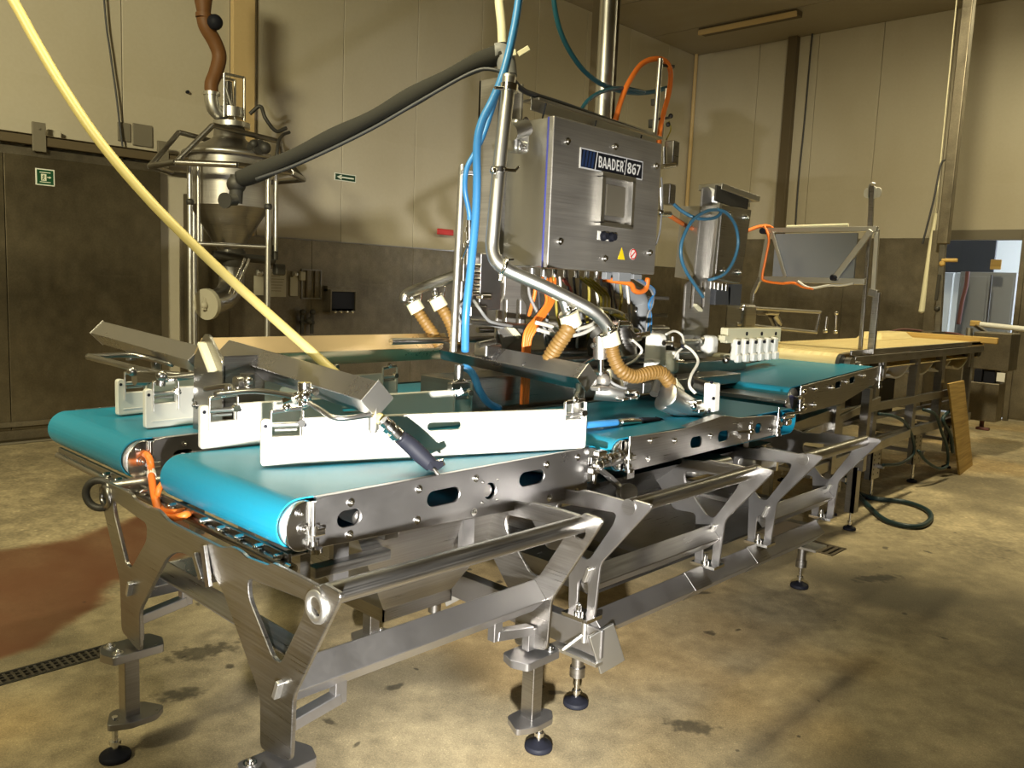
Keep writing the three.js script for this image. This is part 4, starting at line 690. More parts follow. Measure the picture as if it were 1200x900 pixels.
{ // large control cabinet
  const t = thing('control_cabinet', 'large stainless control cabinet with a lettered nameplate on its door', 'cabinet', [3.15, 1.575, -2.5]);
  const x0 = 2.745, x1 = 3.56, y0 = 1.572, y1 = 2.214, zf = -2.42;
  part(t, 'body', r2(x0 + 0.005, x1 - 0.005, y0 + 0.005, y1 - 0.004, -2.70, zf - 0.036, 0.006), M.satin);
  part(t, 'gasket', r2(x0 + 0.002, x1 - 0.002, y0 + 0.002, y1 - 0.002, zf - 0.040, zf - 0.030, 0.002), M.blueGasket);
  const d = part(t, 'door', r2(x0, x1, y0, y1, zf - 0.031, zf, 0.007), M.cabinet);
  for (const p of [[2.832, 2.118], [3.173, 2.144], [3.511, 2.10], [2.815, 1.69], [3.14, 1.632], [3.50, 1.678]]) part(d, 'lock', [cyl([p[0], p[1], zf - 0.002], [p[0], p[1], zf + 0.008], 0.017, 0.015, 20), cyl([p[0], p[1], zf], [p[0], p[1], zf + 0.018], 0.010, 0.008, 12)], M.chrome);
  const c = document.createElement('canvas'); c.width = 1024; c.height = 190; const g = c.getContext('2d');
  g.fillStyle = '#d9dade'; g.fillRect(0, 0, 1024, 190); g.fillStyle = '#0a0f1e'; g.fillRect(12, 12, 1000, 166);
  g.fillStyle = '#22375f'; for (let i = 0; i < 4; i++) { const q = 20 + i * 50; g.beginPath(); g.moveTo(q + 22, 16); g.lineTo(q + 56, 16); g.lineTo(q + 30, 174); g.lineTo(q - 4, 174); g.fill(); }
  g.fillStyle = '#f2f2f0'; for (const q of [226, 706]) { g.beginPath(); g.moveTo(q + 26, 12); g.lineTo(q + 40, 12); g.lineTo(q + 14, 178); g.lineTo(q, 178); g.fill(); }
  g.font = 'bold 150px sans-serif'; g.textBaseline = 'middle';
  const put = (s, x, w) => { g.save(); const m = g.measureText(s).width; g.translate(x, 98); g.scale(w / m, 1); g.fillText(s, 0, 0); g.restore(); };
  put('BAADER', 274, 420); put('867', 752, 236); g.font = 'bold 30px sans-serif'; g.fillText('®', 690, 40);
  const pl = part(d, 'nameplate', b2(2.925, 3.40, 2.019, 2.107, zf, zf + 0.004), M.white);
  const tx = new THREE.CanvasTexture(c); tx.colorSpace = THREE.SRGBColorSpace; tx.anisotropy = 8;
  const face = new THREE.Mesh(new THREE.PlaneGeometry(0.475, 0.088), std({ map: tx, roughness: 0.4 })); face.name = 'printed_lettering'; face.position.set(3.1625 - 3.15, 2.063 - 1.575, zf + 0.0046 + 2.5); face.receiveShadow = true; pl.add(face);
  const w = part(d, 'window_box', [b2(3.06, 3.315, 1.995, 2.015, zf, zf + 0.03), b2(3.06, 3.315, 1.778, 1.796, zf, zf + 0.03), b2(3.06, 3.085, 1.79, 2.0, zf, zf + 0.03), b2(3.295, 3.315, 1.79, 2.0, zf, zf + 0.03)], M.satin);
  part(w, 'pane', b2(3.085, 3.295, 1.796, 1.995, zf + 0.022, zf + 0.026), M.clear);
  part(w, 'display', [b2(3.13, 3.27, 1.83, 1.97, zf, zf + 0.006)], M.greyPlate);
  for (const x of [3.118, 3.178]) part(d, 'knob', [cyl([x, 1.733, zf], [x, 1.733, zf + 0.012], 0.022, 0.022, 20), cyl([x, 1.733, zf + 0.01], [x, 1.733, zf + 0.03], 0.018, 0.016, 20)], M.black);
  for (const x of [3.09, 3.15]) part(d, 'knob_tag', b2(x - 0.008, x + 0.012, 1.715, 1.755, zf, zf + 0.003), M.white);
  part(d, 'warning_triangle', extr(poly([[3.245, 1.634], [3.30, 1.634], [3.272, 1.69]]), 0.002, XY(zf + 0.001), 0), M.yellow);
  const st = part(d, 'round_sticker', cyl([3.365, 1.664, zf], [3.365, 1.664, zf + 0.002], 0.027, 0.027, 24), M.white);
  part(st, 'red_ring', [torus([3.365, 1.664, zf + 0.002], 0.023, 0.003), bar([3.348, 1.648, zf + 0.0025], [3.382, 1.68, zf + 0.0025], 0.002, 0.006, 0, 0)], M.red);
  part(t, 'hinge', [2.12, 1.68].map((y) => cyl([3.565, y - 0.03, zf - 0.02], [3.565, y + 0.03, zf - 0.02], 0.01)), M.chrome);
  part(t, 'gland', [0, 1, 2, 3, 4, 5, 6, 7, 8, 9].map((i) => cyl([2.80 + i * 0.078, y0, -2.56], [2.80 + i * 0.078, y0 - 0.035, -2.56], 0.014, 0.014, 8)), M.satin);
  part(t, 'connector', [rb(3.34, y0 - 0.018, -2.46, 0.10, 0.045, 0.04, 0.004), rb(3.44, y0 - 0.015, -2.45, 0.07, 0.025, 0.03, 0.004), rb(3.23, y0 - 0.018, -2.47, 0.04, 0.035, 0.03, 0.004)], M.greyPanel);
  const r = thing('cable_tray', 'slanting pale cable channel above the large cabinet', 'cable tray', [3.1, 2.22, -2.62]);
  part(r, 'channel', [bar([2.808,2.312,-2.62], [3.786,2.287,-2.62], 0.10, 0.012), bar([2.756,2.278,-2.57], [3.716,2.251,-2.57], 0.006, 0.05), bar([2.861,2.338,-2.67], [3.857,2.315,-2.67], 0.006, 0.04)], M.satin);
  part(r, 'cable', tube([[2.643,2.362,-2.58], [2.73,2.338,-2.6], [2.841,2.336,-2.62], [3.029,2.332,-2.62], [3.354,2.317,-2.62], [3.698,2.3,-2.62]], 0.012), M.darkCable);
    part(r, 'tie', bar([2.844,2.297,-2.56], add([2.844,2.297,-2.56], [-0.02, -0.07, 0]), 0.006, 0.008), M.black);
  part(r, 'tie', bar([3.206,2.283,-2.56], add([3.206,2.283,-2.56], [-0.02, -0.07, 0]), 0.006, 0.008), M.black);
  part(r, 'tie', bar([3.577,2.272,-2.56], add([3.577,2.272,-2.56], [-0.02, -0.07, 0]), 0.006, 0.008), M.black);
}
// ---------------------------------------------------------------- suction pipework
{
  const t = thing('suction_pipe', 'bent stainless suction pipe that comes down left of the large cabinet to the heads', 'pipe', [2.347,1.603,-2.36]);
  part(t, 'pipe', tube([[2.402,2.301,-2.36], [2.394,2.197,-2.36], [2.369,1.967,-2.36], [2.349,1.736,-2.36], [2.344,1.643,-2.36], [2.346,1.587,-2.34], [2.379,1.549,-2.3], [2.493,1.489,-2.2], [2.632,1.414,-2.1], [2.691,1.372,-2.07], [2.727,1.331,-2.06], [2.741,1.303,-2.06]], 0.027, 110, 18, 0.4), M.satin);
  part(t, 'branch', [cyl([2.553,1.448,-2.16], [2.583,1.374,-2.15], 0.022)], M.satin);
  part(t, 'clamp', [cyl([2.404,2.266,-2.36], [2.401,2.24,-2.36], 0.036, 0.036, 18), bar([2.326,2.239,-2.36], [2.42,2.253,-2.36], 0.014, 0.012)], M.chrome);
  part(t, 'clamp', [cyl([2.367,1.947,-2.36], [2.367,1.927,-2.36], 0.034, 0.034, 18), bar([2.359,1.934,-2.33], [2.426,1.939,-2.33], 0.014, 0.014), bar([2.426,1.939,-2.33], [2.445,1.958,-2.33], 0.008, 0.01), ball([2.314,1.926,-2.34], 0.014, 8)], M.chrome);
  part(t, 'clamp', [torus([2.36,1.565,-2.31], 0.033, 0.008, [0.6, 0.9, 0]), bar([2.322,1.531,-2.28], [2.304,1.505,-2.27], 0.012, 0.012), bar([2.347,1.588,-2.28], [2.374,1.592,-2.27], 0.012, 0.01)], M.chrome);
    part(t, 'band', cyl(add([2.533,1.469,-2.176], [-0.012, 0.006, -0.006]), add([2.533,1.469,-2.176], [0.012, -0.006, 0.006]), 0.0285, 0.0285, 18), M.cream);
  part(t, 'band', cyl(add([2.673,1.391,-2.083], [-0.012, 0.006, -0.006]), add([2.673,1.391,-2.083], [0.012, -0.006, 0.006]), 0.0285, 0.0285, 18), M.cream);
  const q = thing('insulated_pipe', 'thick black foam-wrapped pipe rising aslant from a dark valve to the pipe top', 'pipe', [2.226,2.137,-3.033]);
  part(q, 'foam', sweep([[1.886,1.907,-3.498], [1.927,1.934,-3.43], [2.039,2.018,-3.268], [2.228,2.166,-3.036], [2.394,2.308,-2.843], [2.511,2.405,-2.707], [2.56,2.438,-2.645], [2.594,2.455,-2.598], [2.602,2.417,-2.584], [2.603,2.356,-2.572]], (s) => 0.037 + 0.004 * Math.sin(s * 23), 90, 16), M.foam);
  part(q, 'pale_joint', [sweep([[2.574,2.458,-2.62], [2.597,2.462,-2.597], [2.604,2.42,-2.581], [2.606,2.363,-2.57]], 0.041, 24, 16)], M.greyCable);
  part(q, 'valve', [cyl([1.88,1.925,-3.508], [1.877,1.803,-3.518], 0.03), cyl([1.868,1.817,-3.501], [1.817,1.808,-3.495], 0.026), cyl([1.819,1.808,-3.493], [1.809,1.807,-3.488], 0.034), ball([1.88,1.885,-3.516], 0.042)], M.castDark);
  part(q, 'upper_hose', tube([[2.599,2.491,-2.6], [2.601,2.577,-2.612], [2.6,2.683,-2.632], [2.603,2.826,-2.653]], 0.02), M.cream);
  part(q, 'collar', cyl([2.598,2.484,-2.599], [2.599,2.498,-2.601], 0.026), M.black);
  part(q, 'handle', [bar([2.594,2.452,-2.554], [2.614,2.457,-2.533], 0.02, 0.025), bar([2.619,2.45,-2.527], [2.653,2.48,-2.497], 0.012, 0.022)], M.cream);
  one('thin_cable', 'thin dark cable tied along the underside of the foam-wrapped pipe', 'cable', tube([[2.597,2.329,-2.529], [2.562,2.354,-2.541], [2.534,2.377,-2.575], [2.487,2.371,-2.653], [2.365,2.264,-2.807], [2.201,2.116,-2.998], [2.014,1.972,-3.228], [1.905,1.903,-3.39]], 0.008, 70), M.darkCable);
  const m = thing('suction_pipe', 'far suction pipe with two cream collars, left of the column', 'pipe', [2.474,1.473,-2.9]);
  part(m, 'pipe', tube([[2.517,1.61,-2.62], [2.517,1.559,-2.66], [2.491,1.519,-2.75], [2.44,1.473,-2.86], [2.417,1.439,-2.95], [2.405,1.419,-2.97], [2.406,1.396,-2.97]], 0.024, 50, 16), M.steel);
  const collarHose = (root, pts, r, mat, c) => { const L = part(root, 'hose', corrugated(pts, r, r * 0.09, 0.016), mat); part(root, 'collar', [cyl(c[0], c[1], r * 1.28, r * 1.36, 20)], M.cream); part(root, 'toggle', [torus(c[0], r * 1.25, 0.006, [1.2, 0.4, 0]), bar(add(c[0], [r * 1.2, 0.0, 0.02]), add(c[0], [r * 1.5, 0.05, 0.02]), 0.01, 0.008), ball(add(c[0], [-r, 0.015, 0.03]), 0.012, 8)], M.chrome); return L; };
  part(m, 'branch', cyl([2.471,1.486,-2.85], [2.488,1.437,-2.85], 0.02), M.steel);
  collarHose(m, [[2.468,1.366,-2.96], [2.482,1.314,-2.92], [2.506,1.255,-2.88], [2.526,1.205,-2.86]], 0.026, M.brownHose, [[2.45,1.4,-2.97], [2.47,1.355,-2.95]]);
  collarHose(m, [[2.506,1.388,-2.84], [2.514,1.337,-2.8], [2.534,1.277,-2.78], [2.534,1.213,-2.76]], 0.026, M.brownHose, [[2.483,1.425,-2.85], [2.503,1.377,-2.83]]);
  const h1 = thing('corrugated_hose', 'brown corrugated suction hose curving from the pipe end to the steel head', 'hose', [2.857,1.173,-2.05]);
  collarHose(h1, [[2.736,1.276,-2.05], [2.745,1.221,-2.04], [2.775,1.165,-2.02], [2.845,1.139,-2], [2.925,1.152,-1.98], [2.993,1.149,-1.97], [3.034,1.115,-1.96], [3.084,1.079,-1.96]], 0.029, M.brownHose, [[2.728,1.32,-2.06], [2.742,1.265,-2.05]]);
  part(h1, 'end_collar', cyl([3.055,1.103,-1.96], [3.12,1.062,-1.96], 0.031, 0.028), M.cream);
  const h2 = thing('corrugated_hose', 'short brown corrugated hose hanging from the middle branch of the pipe', 'hose', [2.526,1.296,-2.15]);
  collarHose(h2, [[2.595,1.353,-2.15], [2.572,1.316,-2.15], [2.563,1.269,-2.18], [2.561,1.211,-2.22], [2.561,1.16,-2.24]], 0.031, M.brownHose, [[2.576,1.394,-2.15], [2.602,1.343,-2.15]]);
}
// ---------------------------------------------------------------- suction heads and white blocks over the second belt
{
  const t = thing('suction_nozzle', 'slanted steel suction head with a pierced nozzle, below the white block', 'suction head', [3.111,1.025,-1.93]);
  part(t, 'barrel', [sweep([[3.012,1.059,-1.95], [3.112,1.018,-1.93], [3.221,0.979,-1.9]], (s) => 0.052 - 0.018 * s, 16, 20), sweep([[3.037,1.023,-1.99], [3.136,0.982,-1.96], [3.217,0.967,-1.94]], (s) => 0.04 - 0.01 * s, 14, 18)], M.satin);
  part(t, 'cylinder', cyl([3.222,1.092,-1.97], [3.316,1.062,-1.92], 0.034, 0.034, 20), M.steelDark);
  part(t, 'white_block', [rb(...[3.231,1.044,-1.86], 0.05, 0.125, 0.055, 0.008, [0, 0, 0.06])], M.white);
  for (const p of [[3.166,1.115,-1.832], [3.19,1.043,-1.832], [3.162,0.99,-1.832]]) part(t, 'bolt', cyl(p, add(p, [0, 0, 0.008]), 0.007, 0.007, 8), M.black);
  part(t, 'nozzle', [rb(...[3.133,1.026,-1.88], 0.05, 0.02, 0.04, 0.006), rb(...[3.142,0.99,-1.87], 0.045, 0.018, 0.04, 0.006), ball([3.105,1.011,-1.87], 0.016, 8)], M.chrome);
  part(t, 'air_line', tube([[3.375,1.245,-2.1], [3.364,1.222,-2.05], [3.331,1.181,-2], [3.215,1.128,-1.96], [3.158,1.089,-1.93], [3.161,1.059,-1.9]], 0.007, 40), M.whiteCable);
  part(t, 'stem', [cyl([3.14,1.128,-2], [3.055,1.023,-1.98], 0.012), cyl([3.053,1.112,-2.02], [2.99,1.055,-2], 0.018)], M.castDark);
  const u = thing('suction_nozzle', 'low steel suction head with a fluted nozzle between column arm and white block', 'suction head', [2.868,1.057,-2.05]);
  part(u, 'body', [sweep([[2.741,1.078,-2.12], [2.771,1.071,-2.08], [2.824,1.061,-2.04]], (s) => 0.045 - 0.012 * s, 14, 18), cyl([2.876,1.125,-2.15], [2.845,1.06,-2.1], 0.05, 0.045, 20)], M.satin);
  part(u, 'nozzle', [rb(...[2.845,1.072,-2.03], 0.06, 0.018, 0.05, 0.006), rb(...[2.846,1.048,-2.02], 0.05, 0.016, 0.05, 0.006), rb(...[2.792,1.044,-2.02], 0.04, 0.012, 0.04, 0.005), ball([2.879,1.061,-2.01], 0.016, 8)], M.chrome);
  part(u, 'air_line', tube([[2.79,1.149,-2.1], [2.763,1.116,-2.06], [2.783,1.097,-2.03], [2.818,1.089,-2.02]], 0.006, 24), M.greyCable);
  const v = thing('lift_cylinder', 'upright polished air cylinder beside the corrugated hose', 'cylinder', [2.742,1.102,-2.1]);
  part(v, 'barrel', cyl([2.73,1.303,-2.1], [2.738,1.208,-2.1], 0.031, 0.031, 22), M.satin);
  part(v, 'rod', [cyl([2.738,1.208,-2.1], [2.745,1.137,-2.1], 0.013), cyl([2.743,1.155,-2.1], [2.744,1.145,-2.1], 0.03, 0.03, 18)], M.chrome);
  part(v, 'foot', [ball([2.738,1.119,-2.08], 0.03), rb(...[2.691,1.092,-2.06], 0.07, 0.02, 0.05, 0.008)], M.cabinet);
  part(v, 'line', tube([[2.732,1.164,-2.2], [2.749,1.191,-2.17], [2.765,1.212,-2.13]], 0.006, 20), M.chrome);
  part(v, 'head', [cyl([2.726,1.32,-2.12], [2.73,1.303,-2.1], 0.036, 0.03), ball([2.645,1.266,-2.07], 0.012, 8)], M.castDark);
}
{
  const t = thing('white_block', 'tall rounded white plastic sensor block above the suction head', 'block', [3.458,1.08,-2.3]);
  part(t, 'tower', [rb(...[3.43,1.203,-2.3], 0.085, 0.17, 0.09, 0.028)], M.white);
  part(t, 'shoulder', [rb(...[3.487,1.151,-2.25], 0.065, 0.11, 0.08, 0.02), rb(...[3.335,1.14,-2.25], 0.07, 0.06, 0.06, 0.015)], M.white);
  part(t, 'fitting', [cyl([3.409,1.245,-2.24], [3.469,1.244,-2.24], 0.012), rb(...[3.483,1.252,-2.24], 0.014, 0.05, 0.014, 0.004), cyl([3.478,1.158,-2.22], [3.555,1.151,-2.22], 0.012)], M.chrome);
  part(t, 'air_line', [tube([[3.48,1.282,-2.28], [3.554,1.298,-2.28], [3.595,1.278,-2.26], [3.56,1.235,-2.22]], 0.006, 30), tube([[3.438,1.17,-2.2], [3.471,1.202,-2.2], [3.522,1.225,-2.2]], 0.006, 20)], M.whiteCable);
  part(t, 'knot', rb(...[3.513,1.23,-2.19], 0.02, 0.02, 0.03, 0.004), M.black);
  const u = thing('white_block', 'small rounded white plastic block on a dark base plate, right of the tall one', 'block', [4.121,1.131,-2.4]);
  part(u, 'tower', rb(...[4.102,1.203,-2.4], 0.085, 0.115, 0.08, 0.026), M.white);
  part(u, 'ledge', [rb(...[4.15,1.152,-2.36], 0.12, 0.02, 0.08, 0.008)], M.cream);
  part(u, 'fitting', [cyl([3.83,1.232,-2.4], [4.01,1.228,-2.4], 0.014), cyl([3.974,1.229,-2.4], [4.001,1.229,-2.4], 0.03)], M.satin);
  part(u, 'base', [r2(3.35, 4.30, 0.995, 1.05, -2.46, -2.30, 0.006), ball([4.104,1.132,-2.29], 0.02)], M.steelDark);
  const c = thing('finger_comb', 'cream plastic comb of six blunt fingers under a drilled rail', 'comb', [4.784,1.098,-2.5]);
  const L = [4.43,1.247,-2.5], R = [5.115,1.241,-2.5];
  part(c, 'rail', [bar(L, R, 0.05, 0.09, 0, 0.006), bar([4.384,1.233,-2.49], [4.434,1.232,-2.49], 0.05, 0.03, 0, 0.004)], M.cream);
  for (let i = 0; i < 6; i++) { const p = lerp([4.529,1.161,-2.47], [5.009,1.163,-2.47], i / 5); part(c, 'finger', [rb(p[0], p[1], p[2], 0.052, 0.13, 0.05, 0.014), rb(p[0], p[1] - 0.05, p[2] + 0.02, 0.052, 0.05, 0.03, 0.01)], M.white); }
  for (let i = 0; i < 3; i++) { const p = lerp([4.657,1.255,-2.474], [5.037,1.25,-2.474], i / 2); part(c, 'hole', cyl(p, add(p, [0, 0, 0.004]), 0.012, 0.012, 14), M.black); }
  for (let i = 0; i < 5; i++) { const p = lerp([4.498,1.205,-2.44], [4.919,1.206,-2.44], i / 4); part(c, 'screw', cyl(p, add(p, [0, 0, 0.012]), 0.01, 0.01, 10), M.black); }
}
// ---------------------------------------------------------------- hoses, poles and cables round the cabinets
{
  const t = thing('steel_pole', 'slim polished steel pole standing left of the suction pipe', 'pole', [2.338,1.21,-2.55]);
  part(t, 'tube', cyl([2.328,1.21,-2.55], [2.346,1.956,-2.55], 0.0155, 0.0155, 16), M.satin);
  part(t, 'cap', ball([2.346,1.956,-2.55], 0.0155), M.satin);
  part(t, 'clip', bar([2.329,1.934,-2.54], [2.376,1.934,-2.5], 0.012, 0.02), M.steelDark);
  part(t, 'rail_down', cyl([2.428,1.498,-2.62], [2.425,1.245,-2.62], 0.011), M.steelDark);
  one('blue_hose', 'thick light blue hose dropping from the ceiling in front of the steel pole', 'hose', tube([[2.491,2.738,-2.4], [2.476,2.581,-2.4], [2.442,2.421,-2.4], [2.401,2.293,-2.4], [2.374,2.207,-2.42], [2.337,2.115,-2.44], [2.328,2.027,-2.45], [2.335,1.886,-2.45], [2.333,1.736,-2.45], [2.306,1.533,-2.44], [2.29,1.364,-2.44], [2.311,1.219,-2.46]], 0.0165, 120, 12), M.blueHose);
  const b = thing('blue_hose', 'thinner dark blue hose crossing behind the thick one to a valve', 'hose', [2.367,1.723,-2.52]);
  part(b, 'hose', tube([[2.457,2.302,-2.46], [2.454,2.197,-2.5], [2.407,2.082,-2.5], [2.363,2.009,-2.5], [2.324,1.944,-2.5], [2.318,1.863,-2.5], [2.346,1.772,-2.5], [2.348,1.732,-2.5]], 0.0105, 70), M.blueHose);
  part(b, 'valve', [cyl([2.347,1.745,-2.5], [2.352,1.654,-2.5], 0.013), cyl([2.349,1.718,-2.5], [2.35,1.698,-2.5], 0.02, 0.02, 6), cyl([2.343,1.636,-2.5], [2.342,1.568,-2.5], 0.014), ball([2.347,1.647,-2.5], 0.021), bar([2.324,1.652,-2.48], [2.294,1.59,-2.48], 0.014, 0.01)], M.chrome);
  const v = thing('valve_block', 'grey valve block with stacked fittings behind the blue hose', 'valve', [2.532,1.447,-2.6]);
  part(v, 'block', rb(...[2.554,1.502,-2.62], 0.13, 0.24, 0.10, 0.006), M.blasted);
  part(v, 'plate', rb(...[2.475,1.517,-2.65], 0.06, 0.28, 0.04, 0.006), M.steelDark);
  for (let i = 0; i < 5; i++) { const p = lerp([2.423,1.564,-2.55], [2.423,1.451,-2.55], i / 4); part(v, 'fitting', [cyl(p, add(p, [0.035, 0, 0]), 0.013, 0.013, 8), ball(p, 0.014, 8)], M.chrome); }
  part(v, 'bottom_nut', [rb(...[2.494,1.438,-2.55], 0.06, 0.02, 0.04, 0.005)], M.chrome);
  part(v, 'line', [tube([[2.435,1.422,-2.55], [2.423,1.389,-2.5], [2.475,1.343,-2.5], [2.526,1.329,-2.5], [2.642,1.315,-2.52]], 0.007, 30), tube([[2.42,1.411,-2.56], [2.376,1.407,-2.56], [2.359,1.365,-2.56], [2.381,1.323,-2.55], [2.464,1.329,-2.55], [2.62,1.306,-2.55]], 0.006, 40)], M.greyCable);
  part(v, 'manifold', [cyl([2.405,1.337,-2.54], [2.891,1.3,-2.54], 0.012), rb(...[2.456,1.376,-2.56], 0.10, 0.05, 0.05, 0.01), rb(...[2.541,1.21,-2.56], 0.10, 0.06, 0.08, 0.012), cyl([2.44,1.238,-2.52], [2.54,1.251,-2.52], 0.014)], M.steel);
}
one('teal_hose', 'teal air hose sagging from the ceiling to the fittings right of the cabinet', 'hose', tube([[3.055,2.976,-2.75], [3.085,2.802,-2.75], [3.157,2.675,-2.75], [3.295,2.573,-2.75], [3.462,2.53,-2.76], [3.655,2.531,-2.78], [3.858,2.558,-2.8], [4.018,2.597,-2.8], [4.125,2.636,-2.8]], 0.0125, 80), M.tealHose);
one('teal_hose', 'short teal hose rising out of the cable channel to the sagging one', 'hose', tube([[3.233,2.347,-2.68], [3.306,2.407,-2.7], [3.416,2.466,-2.72], [3.551,2.515,-2.74], [3.715,2.55,-2.77], [3.899,2.569,-2.79]], 0.0105, 50), M.tealHose);
one('orange_cable', 'orange cable looping high above the right corner of the large cabinet', 'cable', tube([[3.601,2.358,-2.75], [3.636,2.463,-2.75], [3.694,2.569,-2.75], [3.798,2.687,-2.75], [3.885,2.732,-2.72], [3.963,2.727,-2.7], [4.01,2.679,-2.7], [4.005,2.578,-2.7], [3.967,2.462,-2.7], [3.914,2.37,-2.68], [3.88,2.264,-2.66]], 0.0145, 100), M.orange);
{
  const t = thing('mast', 'thin steel mast with clamps at the right corner of the large cabinet', 'mast', [3.894,2.301,-2.7]);
  part(t, 'rod', cyl([3.859,2.281,-2.68], [3.875,2.724,-2.68], 0.0145, 0.0145, 14), M.satin);
  part(t, 'clamp', [bar([3.884,2.697,-2.7], [4.039,2.721,-2.7], 0.012, 0.016), bar([3.892,2.523,-2.72], [3.895,2.488,-2.72], 0.03, 0.02), bar([3.887,2.415,-2.72], [3.892,2.37,-2.72], 0.03, 0.03), bar([3.89,2.413,-2.7], [4.02,2.444,-2.7], 0.012, 0.014), ball([4.045,2.413,-2.72], 0.014, 8), ball([4.066,2.463,-2.72], 0.014, 8)], M.castDark);
  part(t, 'second_rod', cyl([4.026,2.311,-2.75], [4.052,2.611,-2.75], 0.009), M.steel);
  part(t, 'wire', tube([[4.052,2.433,-2.72], [4.074,2.39,-2.72], [4.008,2.323,-2.7]], 0.004, 16), M.oliveCable);
  const f = thing('side_fittings', 'clear boxes and small elbow fittings on the right edge of the large cabinet', 'fittings', [3.886,2.135,-2.6]);
  part(f, 'box', [rb(...[3.947,2.234,-2.62], 0.06, 0.13, 0.06, 0.006), rb(...[3.946,2.016,-2.62], 0.06, 0.11, 0.05, 0.006)], M.steel);
  part(f, 'elbow', [cyl([3.81,2.248,-2.58], [3.82,2.161,-2.58], 0.014), cyl([3.806,2.146,-2.58], [3.926,2.17,-2.58], 0.014), cyl([3.802,2.035,-2.58], [3.825,1.895,-2.58], 0.013), cyl([3.809,1.898,-2.58], [3.906,1.906,-2.58], 0.015), ball([3.801,1.906,-2.57], 0.02, 8)], M.chrome);
  part(f, 'wire', [tube([[3.774,2.084,-2.56], [3.792,1.998,-2.56], [3.794,1.833,-2.56], [3.771,1.751,-2.56], [3.75,1.728,-2.56]], 0.005, 30)], M.greyCable);
}
one('orange_cable', 'orange cable running from the large cabinet behind the second column', 'cable', tube([[3.929,1.904,-2.6], [4.087,1.885,-2.64], [4.372,1.865,-2.72], [4.957,1.873,-2.9], [5.475,1.928,-3], [5.789,1.988,-3.05], [6.006,2.012,-3.08], [6.062,1.983,-3.05]], 0.013, 70), M.orange);
one('blue_air_line', 'thin blue air line looped in a wide ring round the second cabinet', 'hose', tube([[3.967,1.981,-2.62], [3.984,1.926,-2.55], [4.031,1.891,-2.48], [4.174,1.907,-2.46], [4.233,1.95,-2.46], [4.097,1.938,-2.46], [3.948,1.875,-2.46], [3.86,1.77,-2.46], [3.854,1.68,-2.46], [3.914,1.602,-2.46], [4.018,1.527,-2.46], [4.105,1.468,-2.46]], 0.0095, 100), M.airLine);
one('blue_air_line', 'thin blue air line arching over the door of the second cabinet', 'hose', tube([[4.186,1.955,-2.46], [4.265,1.938,-2.44], [4.37,1.876,-2.44], [4.413,1.782,-2.44], [4.378,1.683,-2.44], [4.293,1.607,-2.44], [4.219,1.575,-2.46], [4.214,1.565,-2.5]], 0.0095, 70), M.airLine);
